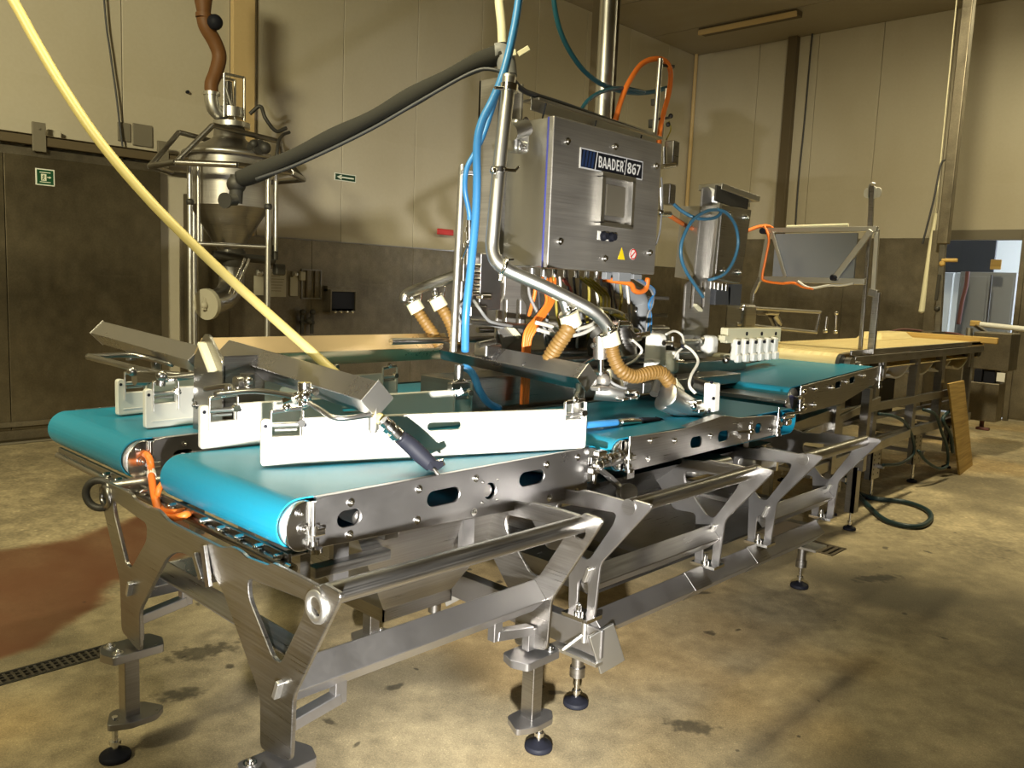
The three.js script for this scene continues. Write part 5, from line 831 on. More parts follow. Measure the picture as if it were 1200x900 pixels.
{ // cables hanging under the large cabinet
  const drop = (name, label, group, x, y0, pts, r, mat) => one(name, label, 'cable', tube([[x, y0, -2.56], ...pts], r, 40), mat, group);
  const og = 'orange cables bunched under the large cabinet';
  for (let i = 0; i < 4; i++) { const o = i * 0.014; drop('orange_cable', ['outer orange cable of the bunch, nearest the column', 'orange cable second from the column in the bunch', 'orange cable third from the column in the bunch', 'last orange cable of the bunch, farthest from the column'][i], og, 2.87 + i * 0.03, 1.53, [add([2.842,1.43,-2.5], [o, 0, 0]), add([2.772,1.37,-2.48], [o, 0, 0]), add([2.677,1.308,-2.46], [o, 0, o * 0.3]), add([2.658,1.253,-2.46], [o * 0.9, 0, 0]), add([2.66,1.141,-2.46], [o * 0.9, 0, 0]), add([2.659,0.976,-2.46], [o * 0.9, 0, 0])], 0.0085, M.orange); }
  drop('orange_cable', 'single short orange cable left of the bunch under the cabinet', undefined, 2.80, 1.53, [[2.815,1.474,-2.55], [2.812,1.416,-2.56], [2.837,1.356,-2.6]], 0.009, M.orange);
  drop('pink_cable', 'pink cable hanging behind the sloping suction pipe', undefined, 3.02, 1.53, [[3.067,1.471,-2.55], [3.029,1.391,-2.55], [3.033,1.325,-2.57], [3.066,1.274,-2.6]], 0.009, M.pinkCable);
  drop('orange_cable', 'orange cable making a U-loop under the right end of the cabinet', undefined, 3.31, 1.54, [[3.457,1.524,-2.5], [3.504,1.491,-2.5], [3.557,1.483,-2.5], [3.608,1.502,-2.5], [3.618,1.555,-2.5]], 0.014, M.orange);
  const nth = ['first', 'second', 'third', 'fourth', 'fifth', 'sixth', 'seventh', 'eighth', 'ninth', 'tenth', 'eleventh', 'twelfth', 'thirteenth', 'fourteenth', 'fifteenth'];
  const gg = 'grey and dark cables hanging under the large cabinet';
  for (let i = 0; i < 15; i++) {
    const x = 2.78 + i * 0.052 + 0.01 * rnd(), sg = 0.06 + 0.08 * rnd(), y1 = 1.20 + 0.1 * rnd(), xe = x + (rnd() - 0.5) * 0.2, mt = [M.greyCable, M.darkCable, M.greyCable, M.oliveCable, M.whiteCable][i % 5];
    one('hanging_cable', ['light grey', 'dark', 'mid grey', 'olive', 'whitish'][i % 5] + ' cable, ' + nth[i] + ' from the column in the tangle below the large cabinet', 'cable', tube([[x, 1.54, -2.56], [x + 0.005, 1.45, -2.56 + 0.02 * rnd()], [x + (xe - x) * 0.4, 1.36, -2.55 + 0.03 * rnd()], [xe, y1 + 0.03, -2.55 + 0.05 * rnd()], [xe + sg, y1, -2.6], [xe + sg * 1.8, y1 + 0.04, -2.66]], 0.006 + 0.003 * rnd(), 40), mt, gg);
  }
  const og2 = 'olive cables curling beside the pipe elbow';
  for (let i = 0; i < 3; i++) one('olive_cable', ['olive green cable curling down closest to the pipe elbow', 'middle one of the olive cables curling beside the pipe elbow', 'olive green cable of three, farthest from the pipe elbow'][i], 'cable', tube([[3.12 + i * 0.035, 1.54, -2.54], add([3.226,1.464,-2.5], [i * 0.03, 0, 0]), add([3.187,1.397,-2.45], [i * 0.03, 0, 0]), add([3.203,1.375,-2.4], [i * 0.04, 0, 0]), add([3.281,1.348,-2.38], [0, -i * 0.01, 0]), add([3.377,1.292,-2.4], [i * 0.02, 0, 0])], 0.008, 50), M.oliveCable, og2);
  const wg = 'pale cables lying along the machine body';
  one('pale_cable', 'upper pale cable lying slack between column and cream collar', 'cable', tube([[2.664,1.338,-2.4], [2.759,1.322,-2.4], [2.847,1.299,-2.4], [3.027,1.32,-2.4], [3.106,1.359,-2.4]], 0.009, 40), M.whiteCable, wg);
  one('pale_cable', 'lower pale cable lying slack between column and cream collar', 'cable', tube([[2.676,1.308,-2.4], [2.778,1.288,-2.4], [2.872,1.276,-2.4], [2.992,1.289,-2.4], [3.103,1.327,-2.4]], 0.009, 40), M.whiteCable, wg);
  one('pale_cable', 'long pale cable arching right of the pipe elbow', 'cable', tube([[3.183,1.383,-2.4], [3.25,1.383,-2.4], [3.307,1.359,-2.4], [3.347,1.305,-2.4], [3.401,1.267,-2.4]], 0.009, 40), M.whiteCable, wg);
  one('pale_cable', 'short pale cable arching over the pipe elbow', 'cable', tube([[3.109,1.399,-2.4], [3.188,1.395,-2.4], [3.271,1.375,-2.4], [3.324,1.326,-2.4]], 0.009, 40), M.whiteCable, wg);
  const t = thing('blue_cable_bunch', 'bunch of thin blue cables tied under the right corner of the cabinet', 'cables', [3.733,1.223,-2.55]);
  for (let i = 0; i < 4; i++) part(t, 'cable', tube([[3.50 + i * 0.012, 1.55, -2.5], add([3.655,1.494,-2.5], [i * 0.01, 0, 0]), add([3.663,1.424,-2.5], [-i * 0.012, 0, 0.01]), add([3.638,1.362,-2.5], [i * 0.01, 0, 0]), add([3.635,1.251,-2.5], [0, 0, i * 0.01])], 0.006, 40), i % 2 ? M.blueHose : M.greyCable);
  const u = thing('cable_conduit', 'wide dark grey hose bundle sinking from the cabinet into the machine body', 'hose', [3.711,1.219,-2.6]);
  part(u, 'trunk', [sweep([[3.42, 1.55, -2.6], [3.688,1.447,-2.6], [3.686,1.335,-2.58], [3.714,1.212,-2.58]], (s) => 0.05 - 0.008 * s, 24, 16)], M.greyPanel);
  part(u, 'screw', [ball([3.572,1.382,-2.53], 0.01, 8), ball([3.578,1.478,-2.53], 0.01, 8)], M.chrome);
  const sc = thing('clamp_fittings', 'shiny clamp with small grey lines above the suction head', 'fittings', [3.086,1.318,-2.25]);
  part(sc, 'clamp', [rb(...[3.071,1.341,-2.25], 0.08, 0.025, 0.05, 0.008), bar([3.098,1.322,-2.24], [3.14,1.276,-2.22], 0.02, 0.02), bar([3.102,1.266,-2.22], [3.18,1.276,-2.22], 0.025, 0.02), cyl([3.188,1.281,-2.25], [3.29,1.292,-2.25], 0.012)], M.chrome);
  part(sc, 'shroud', [sweep([[3.115,1.318,-2.3], [3.119,1.257,-2.28], [3.126,1.18,-2.26]], (s) => 0.07 - 0.01 * s, 14, 18)], M.steel);
  part(sc, 'line', [tube([[3.093,1.271,-2.2], [3.171,1.223,-2.2], [3.122,1.178,-2.2], [3.006,1.154,-2.18]], 0.006, 24)], M.whiteCable);
  one('blue_hose', 'blue hose curving under the diamond tube down to the near belt', 'hose', tube([[2.333,1.151,-2.5], [2.353,1.142,-2.48], [2.369,1.112,-2.46], [2.382,1.057,-2.44], [2.424,1.005,-2.43], [2.491,0.975,-2.43]], 0.016, 40), M.blueHose);
}
{ // ceiling pipe
  const t = thing('ceiling_pipe', 'tall bright stainless pipe rising behind the large cabinet to the ceiling', 'pipe', [3.799,2.289,-3]);
  part(t, 'pipe', cyl([3.811,2.15,-3], [[3.811,2.15,-3][0], 5.3, -3.0], 0.05, 0.05, 28), M.satin);
  part(t, 'side_tube', [cyl([[3.922,2.356,-3.02][0], 1.9, -3.02], [[3.922,2.356,-3.02][0], 5.3, -3.02], 0.013), b2([3.793,2.434,-3.06][0] - 0.02, [3.793,2.434,-3.06][0], 1.9, 5.3, -3.08, -3.0)], M.brownPaint);
}
{ // second column with its cabinet
  const t = thing('column', 'slotted stainless column that carries the narrow second cabinet', 'column', [4.284,1.232,-2.6]);
  const P = (q) => [q[0], q[1]], z = -2.6;
  part(t, 'plate', extr(columnShape([[4.134,1.112,-2.6], [4.415,1.102,-2.6], [4.411,1.281,-2.6], [4.406,1.538,-2.6], [4.363,1.572,-2.6], [4.399,2.023,-2.6], [4.313,2.096,-2.6], [4.249,2.089,-2.6], [4.222,1.577,-2.6], [4.136,1.535,-2.6], [4.137,1.235,-2.6]].map(P), [slot(...P([4.207,1.479,-2.6]), 0.03, 0.17), slot(...P([4.327,1.481,-2.6]), 0.03, 0.17)]), 0.014, XY(z), 0.002), M.cabinet);
  part(t, 'tab', [bar([4.226,1.421,-2.585], [4.296,1.387,-2.585], 0.03, 0.016, 0, 0.003)], M.cream);
  part(t, 'head', [hull([[4.336,2.105,-2.62], [4.352,2.075,-2.56], [4.383,1.986,-2.56], [4.341,1.998,-2.62], [4.551,2.135,-2.75], [4.556,2.023,-2.75]]), bar([4.365,2.103,-2.62], [4.79,2.071,-2.6], 0.16, 0.035), hull([[4.63,2.009,-2.56], [4.739,2.049,-2.56], [4.744,2.019,-2.56], [4.883,2.036,-2.7], [4.999,2.079,-2.7], [5.004,2.047,-2.7]])], M.satin);
  part(t, 'visor', bar([4.308,2.06,-2.55], [4.691,2.034,-2.55], 0.012, 0.09), M.castDark);
  const c = thing('control_cabinet', 'narrow dark control cabinet with four bolts on the second column', 'cabinet', [4.665,1.555,-2.6]);
  const A = [4.349,1.996,-2.53], B = [4.691,1.998,-2.53], C = [4.621,1.556,-2.53], D = [4.329,1.577,-2.53];
  part(c, 'door', extr(poly(rounded([A, B, C, D].map(P), 0.01)), 0.02, XY(-2.53)), M.steelDark);
  part(c, 'body', extr(poly([A, B, C, D].map(P)), 0.26, XY(-2.67)), M.satin);
  part(c, 'edge', extr(poly([[4.327,2.004,-2.54], [4.375,2.004,-2.54], [4.338,1.572,-2.54], [4.29,1.576,-2.54]].map(P)), 0.02, XY(-2.535)), M.satin);
  part(c, 'bolt', [[854, 251], [873, 255], [847, 317], [865, 319]].flatMap((q, i) => bolt([[4.425,1.949,-2.52], [4.617,1.946,-2.52], [4.402,1.624,-2.52], [4.583,1.621,-2.52]][i], [0, 0, 1], 0.012, 0.02)), M.chrome);
  part(c, 'gland', [0, 1, 2, 3, 4].map((i) => { const p = lerp([4.345,1.557,-2.56], [4.523,1.547,-2.56], i / 4); return cyl(p, add(p, [0, -0.04, 0]), 0.012, 0.012, 8); }), M.chrome);
  part(c, 'lower_box', [extr(poly([[4.426,1.533,-2.6], [4.596,1.533,-2.6], [4.601,1.424,-2.6], [4.431,1.423,-2.6]].map(P)), 0.1, XY(-2.62)), extr(poly([[4.568,1.548,-2.58], [4.734,1.553,-2.58], [4.733,1.421,-2.58], [4.586,1.425,-2.58]].map(P)), 0.02, XY(-2.58))], M.darkPanel);
}
// ---------------------------------------------------------------- conveyors further along
{
  const ang = Math.atan2(1.07 - 1.008, 5.43 - 4.328), rot = (g) => { const m = new THREE.Matrix4().makeTranslation(4.25, 1.004, 0).multiply(new THREE.Matrix4().makeRotationZ(ang)).multiply(new THREE.Matrix4().makeTranslation(-4.25, -1.004, 0)); g.applyMatrix4(m); return g; };
  const t = thing('belt_conveyor', 'third, raised teal belt conveyor sloping up to the yellow belt', 'conveyor', [4.85, 0.85, -2.3]);
  part(t, 'belt', rot(beltLoop(4.23, 5.48, 0.875, 1.004, -2.62, -1.99)), M.belt);
  part(t, 'roller', [rot(cyl([4.295, 0.94, -2.63], [4.295, 0.94, -1.98], 0.058, 0.058, 24)), rot(cyl([5.41, 0.94, -2.63], [5.41, 0.94, -1.98], 0.058, 0.058, 24))], M.satin);
  const p = part(t, 'side_plate', [rot(extr(poly(rounded([[4.33, 0.85], [4.33, 1.008], [5.43, 1.008], [5.43, 0.91], [4.9, 0.84]], 0.01), [slot(4.82, 0.96, 0.085, 0.04), slot(5.02, 0.965, 0.085, 0.04)]), 0.008, XY(-1.96))), rot(extr(poly([[4.33, 0.85], [4.33, 1.008], [5.43, 1.008], [5.43, 0.91]]), 0.008, XY(-2.65)))], M.steelDark);
  for (const [x, y] of [[4.5, 0.975], [4.5, 0.885], [4.72, 0.955], [4.93, 0.965], [5.18, 0.975]]) part(p, 'bolt', bolt([x, y + (x - 4.25) * ang, -1.955], [0, 0, 1], 0.011, 0.014), M.chrome);
  adjuster(t, 4.315, 0.945, -1.95); adjuster(t, 5.445, 1.0, -1.95);
  part(t, 'knob', [ball([4.33, 0.985, -1.94], 0.016), ball([4.34, 0.90, -1.94], 0.02), rb(4.29, 0.955, -1.95, 0.05, 0.02, 0.03, 0.006)], M.chrome);
  const s = thing('slide_plate', 'dark steel slide with a raised left lip leading down from the teal belt', 'slide', [4.05, 0.96, -2.2]);
  part(s, 'sheet', [hull([[4.22, 0.968, -2.50], [4.22, 0.968, -1.97], [4.22, 0.962, -2.50], [4.22, 0.962, -1.97], [3.98, 0.960, -2.43], [3.98, 0.960, -1.88], [3.98, 0.954, -2.43], [3.98, 0.954, -1.88]]), bar([3.985, 0.962, -2.43], [3.985, 0.962, -1.87], 0.014, 0.022)], M.steelDark);
  part(s, 'lip', [hull([[3.97, 0.960, -2.44], [4.22, 0.970, -2.51], [4.20, 1.045, -2.51], [3.97, 0.965, -2.445], [4.22, 0.975, -2.515], [4.20, 1.05, -2.515]]), hull([[3.98, 0.955, -1.88], [4.22, 0.965, -1.97], [4.12, 0.89, -1.90], [3.98, 0.955, -1.885], [4.22, 0.965, -1.975], [4.12, 0.89, -1.905]])], M.steelDark);
  part(s, 'blue_pad', rb(4.24, 0.93, -1.98, 0.08, 0.07, 0.02, 0.006), M.blueGasket);
  const f = thing('conveyor_stand', 'dark angular stand and cross bars under the third teal belt', 'stand', [4.85, 0, -2.3]);
  part(f, 'post', [b2(4.86, 4.92, 0.45, 0.86, -2.02, -1.97), b2(5.36, 5.41, 0.40, 0.93, -2.02, -1.97), b2(4.86, 4.92, 0, 0.86, -2.64, -2.59), b2(5.36, 5.41, 0, 0.93, -2.64, -2.59)], M.steelDark);
  part(f, 'lower_leg', [b2(5.345, 5.425, 0.12, 0.42, -2.025, -2.0), b2(5.345, 5.353, 0.12, 0.42, -2.06, -2.0), b2(5.417, 5.425, 0.12, 0.42, -2.06, -2.0)], M.steel);
  footAt(f, 5.385, -2.03, 0.14, 0.04);
  part(f, 'cover', [hull([[4.3, 0.80, -1.99], [4.86, 0.84, -1.99], [4.86, 0.72, -1.99], [4.2, 0.70, -1.99], [4.3, 0.80, -2.6], [4.86, 0.84, -2.6], [4.86, 0.72, -2.6], [4.2, 0.70, -2.6]])], M.steelDark);
  part(f, 'rail', [bar([4.45, 0.725, -1.97], [5.95, 0.80, -2.12], 0.02, 0.05), bar([4.55, 0.50, -1.98], [6.6, 0.50, -2.12], 0.04, 0.06)], M.steel);
}
{
  const t = thing('belt_conveyor', 'long yellow modular belt conveyor running off to the end wall', 'conveyor', [7.0, 0.9, -2.6]);
  const y1 = 1.14, n = 118, sl = [], x0 = 5.47, x1 = 8.55;
  part(t, 'belt', [beltLoop(5.36, 8.62, 1.0, y1 - 0.006, -2.95, -2.21, 0.006), ...Array.from({ length: n }, (_, i) => b2(x0 + (x1 - x0) * i / n, x0 + (x1 - x0) * (i + 0.9) / n, y1 - 0.007, y1 - 0.001 + 0.001 * (i % 2), -2.95, -2.21))], M.yellowBelt);
  part(t, 'front_tooth', Array.from({ length: 30 }, (_, i) => cyl([5.405, 1.115, -2.225 - i * 0.025], [5.395, 1.12, -2.225 - i * 0.025], 0.006, 0.006, 6)), M.brownHose);
  part(t, 'roller', [cyl([5.43, 1.067, -2.98], [5.43, 1.067, -2.19], 0.06, 0.06, 20), cyl([8.55, 1.067, -2.98], [8.55, 1.067, -2.19], 0.06, 0.06, 20)], M.castDark);
  part(t, 'side_rail', [r2(5.6, 8.6, 1.05, 1.11, -2.195, -2.17, 0.004), r2(5.6, 8.6, 1.05, 1.11, -2.99, -2.965, 0.004), r2(5.56, 8.6, 1.115, 1.15, -2.20, -2.185, 0.004)], M.steel);
  part(t, 'end_board', [rb(8.55, 1.16, -2.5, 0.05, 0.06, 0.9, 0.01), rb(8.45, 1.12, -2.2, 0.4, 0.06, 0.03, 0.008)], M.wood);
  part(t, 'pulley', [cyl([5.5, 1.06, -2.19], [5.5, 1.06, -2.15], 0.05, 0.05, 20), cyl([5.62, 1.06, -2.19], [5.62, 1.06, -2.14], 0.02), ball([5.6, 1.04, -2.14], 0.025)], M.steelDark);
  for (const x of [6.15, 6.85, 7.45, 8.2]) part(t, 'bracket', b2(x - 0.02, x + 0.02, 0.93, 1.05, -2.19, -2.17), M.steelDark);
  const wave = (xa) => { const p = []; for (let i = 0; i <= 10; i++) { const u = i / 10; p.push([xa + 0.42 * u, 0.985 - 0.085 * Math.sin(Math.PI * (0.15 + 0.75 * u)) + 0.05 * u]); } const q = p.slice().reverse().map((a) => [a[0], a[1] - 0.014]); return extr(poly([...p, ...q]), 0.7, XY(-2.57), 0.001); };
  for (const x of [5.95, 6.4, 6.95, 7.4, 7.9]) part(t, 'return_guide', wave(x), M.white);
  const f = thing('conveyor_stand', 'tall dark frame with perforated legs carrying the yellow belt', 'stand', [7.0, 0, -2.6]);
  for (const x of [5.50, 6.10, 6.92, 7.55, 8.35]) for (const z of [-2.22, -2.96]) part(f, 'post', b2(x - 0.035, x + 0.035, 0.44, 1.05, z - 0.03, z + 0.03), M.steel);
  for (const z of [-2.2, -2.98]) part(f, 'long_rail', [bar([5.45, 0.48, z], [8.45, 0.46, z], 0.04, 0.07), bar([5.1, 0.735, z], [7.9, 0.72, z], 0.03, 0.06), bar([5.5, 0.62, z - 0.1], [8.3, 0.60, z - 0.1], 0.03, 0.03)], M.steel);
  for (const x of [5.64, 6.35, 7.25, 8.15]) for (const z of [-2.24, -2.94]) {
    const lg = part(f, 'leg', [b2(x - 0.085, x + 0.085, 0.16, 0.50, z - 0.012, z), b2(x - 0.085, x - 0.077, 0.16, 0.5, z - 0.05, z), b2(x + 0.077, x + 0.085, 0.16, 0.5, z - 0.05, z)], M.steelDark);
    if (z > -2.5) part(lg, 'perforation', Array.from({ length: 8 }, (_, i) => [cyl([x - 0.045, 0.20 + i * 0.036, z - 0.002], [x - 0.045, 0.20 + i * 0.036, z + 0.001], 0.008, 0.008, 8), cyl([x + 0.045, 0.20 + i * 0.036, z - 0.002], [x + 0.045, 0.20 + i * 0.036, z + 0.001], 0.008, 0.008, 8)]).flat(), M.black);
    footAt(f, x, z - 0.02, 0.18, 0.04);
  }
  for (const x of [5.7, 6.4, 7.3, 8.2]) part(f, 'cross_rail', [bar([x, 0.42, -2.95], [x, 0.42, -2.2], 0.04, 0.04), bar([x, 0.25, -2.95], [x, 0.25, -2.2], 0.03, 0.03)], M.steelDark);
  part(f, 'drive_box', [r2(6.3, 7.2, 0.55, 0.85, -2.85, -2.45, 0.01)], M.castDark);
  const d = thing('foam_slab', 'loose yellow slab lying on the far end of the yellow belt', 'slab', [8.0, 1.142, -2.8]);
  part(d, 'slab', hull([[7.5, 1.142, -2.92], [8.3, 1.142, -2.92], [7.5, 1.142, -2.7], [8.3, 1.142, -2.7], [7.6, 1.20, -2.9], [8.2, 1.20, -2.9], [7.6, 1.20, -2.74], [8.2, 1.20, -2.74]]), M.yellowBelt);
  one('red_cable', 'dark red cable lying in an arc over the far end of the yellow belt', 'cable', tube([[8.572,1.176,-3.02], [8.996,1.196,-3.02], [9.573,1.167,-2.95], [9.938,1.154,-2.8], [9.776,1.116,-2.6]], 0.012, 40), M.dullRed);
  const h = thing('teal_hose', 'dark teal hoses hanging in loops from the frame of the yellow belt', 'hose', [6.88,0.246,-2.15]);
  part(h, 'hose', [tube([[6.111,0.681,-2.17], [6.308,0.651,-2.13], [6.547,0.574,-2.12], [6.735,0.436,-2.12], [6.768,0.319,-2.12], [6.532,0.273,-2.13], [6.293,0.284,-2.17]], 0.012, 60), tube([[7.034,0.639,-2.16], [7.209,0.588,-2.12], [7.338,0.446,-2.1], [7.546,0.279,-2.1], [7.596,0.127,-2.1], [7.373,0.127,-2.1], [7.125,0.218,-2.13], [7.01,0.311,-2.16]], 0.012, 70), tube([[7.702,0.57,-2.16], [7.492,0.518,-2.14], [7.676,0.372,-2.12], [7.776,0.212,-2.12]], 0.014, 40)], M.darkHose);
  one('floor_hose', 'dark rubber hose lying in a loop on the floor beside the long stand', 'hose', tube([[6.119,0.181,-2.4], [6.089,0.146,-2.34], [6.415,0.02,-2.395], [6.315,0.02,-2.216], [6.398,0.02,-2.03], [6.292,0.02,-1.848], [6.072,0.02,-1.745], [5.809,0.02,-1.722], [5.713,0.02,-1.798], [5.77,0.02,-1.956], [6.102,0.02,-2.197], [6.279,0.045,-2.343], [5.963,0.197,-2.3], [5.977,0.247,-2.36]], 0.017, 130), M.darkHose);
  one('plank', 'bare wooden board leaning against the frame of the yellow belt', 'board', [hull([[7.553,0.816,-2.14], [7.976,0.821,-2.14], [7.906,0,-2.075], [8.517,0,-2.138], ...[[7.553,0.816,-2.14], [7.976,0.821,-2.14], [7.906,0,-2.075], [8.517,0,-2.138]].map((p) => [p[0] + 0.012, p[1], p[2] - 0.02])])], M.wood);
}
{ // display panel on its frame across the yellow belt
  const t = thing('panel_stand', 'grey flat panel in a tubular frame standing across the yellow belt', 'panel', [5.85, 1.12, -2.6]);
  const X = 5.85;
  part(t, 'panel', b2(X - 0.01, X + 0.01, 1.63, 1.94, -2.93, -2.33), M.greyPanel);
  part(t, 'frame', [bar([X, 1.967, -3.0], [X, 1.967, -2.2], 0.035, 0.035), bar([X, 1.61, -3.03], [X, 1.61, -2.25], 0.035, 0.04), bar([X + 0.02, 1.967, -2.21], [X, 1.53, -2.19], 0.025, 0.03), bar([X + 0.02, 1.967, -3.0], [X, 1.61, -3.03], 0.025, 0.03)], M.satin);
  part(t, 'brace', [bar([X - 0.03, 1.955, -2.23], [X - 0.03, 1.63, -2.45], 0.018, 0.04), bar([X - 0.03, 1.955, -2.95], [X - 0.03, 1.63, -2.82], 0.014, 0.025)], M.satin);
  part(t, 'knob', [cyl([X - 0.03, 1.63, -2.45], [X - 0.06, 1.63, -2.46], 0.02), cyl([X, 1.96, -3.02], [X - 0.05, 1.96, -3.02], 0.022)], M.black);
  part(t, 'leg', [bar([X, 1.53, -2.16], [X, 1.54, -2.22], 0.035, 0.05), bar([X, 1.54, -2.165], [X + 0.01, 1.12, -2.172], 0.035, 0.045), bar([X, 1.62, -3.03], [X, 1.5, -3.08], 0.03, 0.03), bar([X, 1.5, -3.08], [X, 1.12, -3.08], 0.03, 0.03)], M.steel);
  part(t, 'top_rod', cyl([X, 1.99, -2.85], [X, 1.995, -2.4], 0.012), M.cream);
  const p = thing('sensor_post', 'square post with a pale round plate at its top behind the grey panel', 'post', [5.92, 1.1, -2.28]);
  part(p, 'post', bar([5.9, 1.98, -2.27], [5.88, 2.26, -2.275], 0.03, 0.03), M.steelDark);
  part(p, 'post_foot', bar([5.92, 1.1, -2.27], [5.9, 1.98, -2.27], 0.025, 0.025), M.steelDark);
  part(p, 'plate', [extr(poly(rounded([[2.30, 2.17], [2.30, 2.255], [2.245, 2.255], [2.245, 2.17]], 0.02)), 0.008, ZX(5.885)), extr(poly(rounded([[2.335, 2.18], [2.335, 2.25], [2.215, 2.25], [2.215, 2.18]], 0.03)), 0.006, ZX(5.90))], M.white);
  part(p, 'hook', [tube([[5.87, 2.18, -2.29], [5.865, 2.25, -2.29], [5.865, 2.275, -2.275], [5.87, 2.27, -2.25]], 0.006)], M.satin);
  one('orange_cable', 'orange cable tied down the left side of the grey panel frame', 'cable', tube([[5.83, 2.0, -3.02], [5.82, 1.9, -2.97], [5.82, 1.75, -2.985], [5.82, 1.63, -3.0], [5.82, 1.595, -2.98], [5.82, 1.58, -2.85], [5.82, 1.585, -2.75], [5.82, 1.56, -2.68], [5.82, 1.55, -2.6]], 0.009, 60), M.orange);
  one('white_cable', 'pale cable sagging under the lower edge of the grey panel', 'cable', tube([[5.82, 1.60, -2.72], [5.82, 1.565, -2.66], [5.82, 1.555, -2.6], [5.82, 1.575, -2.5], [5.82, 1.58, -2.4], [5.82, 1.595, -2.32]], 0.008, 40), M.whiteCable);
  const r = thing('guard_railing', 'low tubular guard frame behind the cream comb', 'frame', [6.255,1.268,-3]);
  part(r, 'tube', [cyl([5.493,1.396,-3], [6.883,1.364,-3], 0.015), cyl([6.883,1.364,-3], [6.833,1.193,-3], 0.015), cyl([6.833,1.193,-3], [5.474,1.274,-3], 0.017), cyl([7.026,1.329,-3], [7.017,1.205,-3], 0.014), cyl([7.216,1.351,-3], [7.231,1.195,-3], 0.012)], M.steel);
  part(r, 'foot', [ball([6.994,1.206,-2.99], 0.022, 8), ball([7.207,1.196,-2.99], 0.022, 8), ball([7.19,1.359,-2.99], 0.02, 8)], M.chrome);
  part(r, 'gearbox', [rb(...[5.633,1.32,-3.05], 0.2, 0.2, 0.16, 0.03), rb(...[6.054,1.359,-3.05], 0.22, 0.05, 0.1, 0.02), cyl([6.127,1.346,-3.05], [6.227,1.265,-3.05], 0.04)], M.steelDark);
  part(r, 'rail', [r2(4.7, 6.4, 1.0, 1.04, -3.1, -3.05, 0.005), r2(4.7, 4.76, 0.0, 1.0, -3.1, -3.05, 0.005)], M.steelDark);
}
{ // equipment beside the end wall
  const t = thing('ceiling_post', 'tall square steel post dropping from the ceiling near the end wall', 'post', [9.0, 2.05, -2.72]);
  part(t, 'tube', [bar([9.0, 2.06, -2.735], [9.0, 5.3, -2.715], 0.10, 0.10, 0, 0.01)], M.steelSheet);
  part(t, 'inner_tube', bar([9.0, 1.19, -2.70], [9.0, 2.06, -2.735], 0.055, 0.055, 0, 0.006), M.steelDark);
  part(t, 'back_plate', b2(9.05, 9.07, 1.1, 2.2, -2.86, -2.72), M.steelSheet);
  part(t, 'handle', [cyl([8.98,1.901,-2.723], [8.98,1.902,-2.584], 0.018), ball([8.98,1.867,-2.72], 0.03)], M.wood);
  part(t, 'fitting', [bar([8.97,1.758,-2.73], [8.97,1.504,-2.738], 0.03, 0.03), ball([8.97,1.421,-2.722], 0.03, 8)], M.castDark);
  part(t, 'rest', [b2(8.66, 9.06, 1.1, 1.2, -2.75, -2.65)], M.steelDark);
  one('wash_lance', 'long pale wash lance hanging upright left of the ceiling post', 'lance', [cyl([9.3,1.392,-2.97], [9.3,2.391,-2.931], 0.03, 0.022, 14), ball([9.3,1.392,-2.97], 0.032, 10), cyl([9.3,2.391,-2.931], [9.3, 5.3, [9.3,2.391,-2.931][2]], 0.006)], M.cream);
  const c = thing('switch_boxes', 'two grey steel boxes stacked on a slim stand past the yellow belt', 'boxes', [9.05, 0, -2.2]);
  part(c, 'upper_box', r2(8.98, 9.3, 0.86, 1.22, -2.37, -2.04, 0.01), M.steelSheet);
  part(c, 'lower_box', r2(8.98, 9.2, 0.36, 0.735, -2.37, -2.10, 0.01), M.steelSheet);
  part(c, 'bridge', [r2(8.98, 9.05, 0.735, 0.86, -2.33, -2.26, 0.006), r2(9.0, 9.2, 0.73, 0.87, -2.25, -2.15, 0.006)], M.black);
  part(c, 'label_plate', b2(8.97, 8.98, 0.76, 0.845, -2.13, -2.06), M.white);
  part(c, 'stand_pipe', [cyl([9.0, 0, -2.42], [9.02, 1.25, -2.42], 0.03), bar([9.03, 1.0, -2.42], [9.03, 1.0, -2.3], 0.03, 0.04), bar([9.03, 0.55, -2.42], [9.03, 0.55, -2.3], 0.03, 0.04)], M.satin);
  part(c, 'red_valve', [cyl([9.08, 0.36, -2.24], [9.08, 0.27, -2.24], 0.02), rb(9.05, 0.28, -2.22, 0.05, 0.03, 0.12, 0.01)], M.dullRed);
  const r = thing('barrier_bar', 'white barrier bar with a wooden grip reaching in from the right edge', 'barrier', [9.5, 1.2, -2.2]);
  part(r, 'bar', cyl([9.5,1.281,-2.462], [9.5,1.235,-1.631], 0.026, 0.026, 14), M.white);
  part(r, 'grip', rb(...[9.5,1.287,-2.502], 0.07, 0.06, 0.09, 0.012), M.wood);
  part(r, 'carrier', bar(add([9.5,1.241,-1.666], [0, 0, 0]), [9.5, 0, [9.5,1.241,-1.666][2]], 0.05, 0.05), M.steel);
  part(r, 'arm', bar([9.5,1.269,-2.501], [9.2, 1.2, -2.3], 0.03, 0.03), M.steelDark);
}
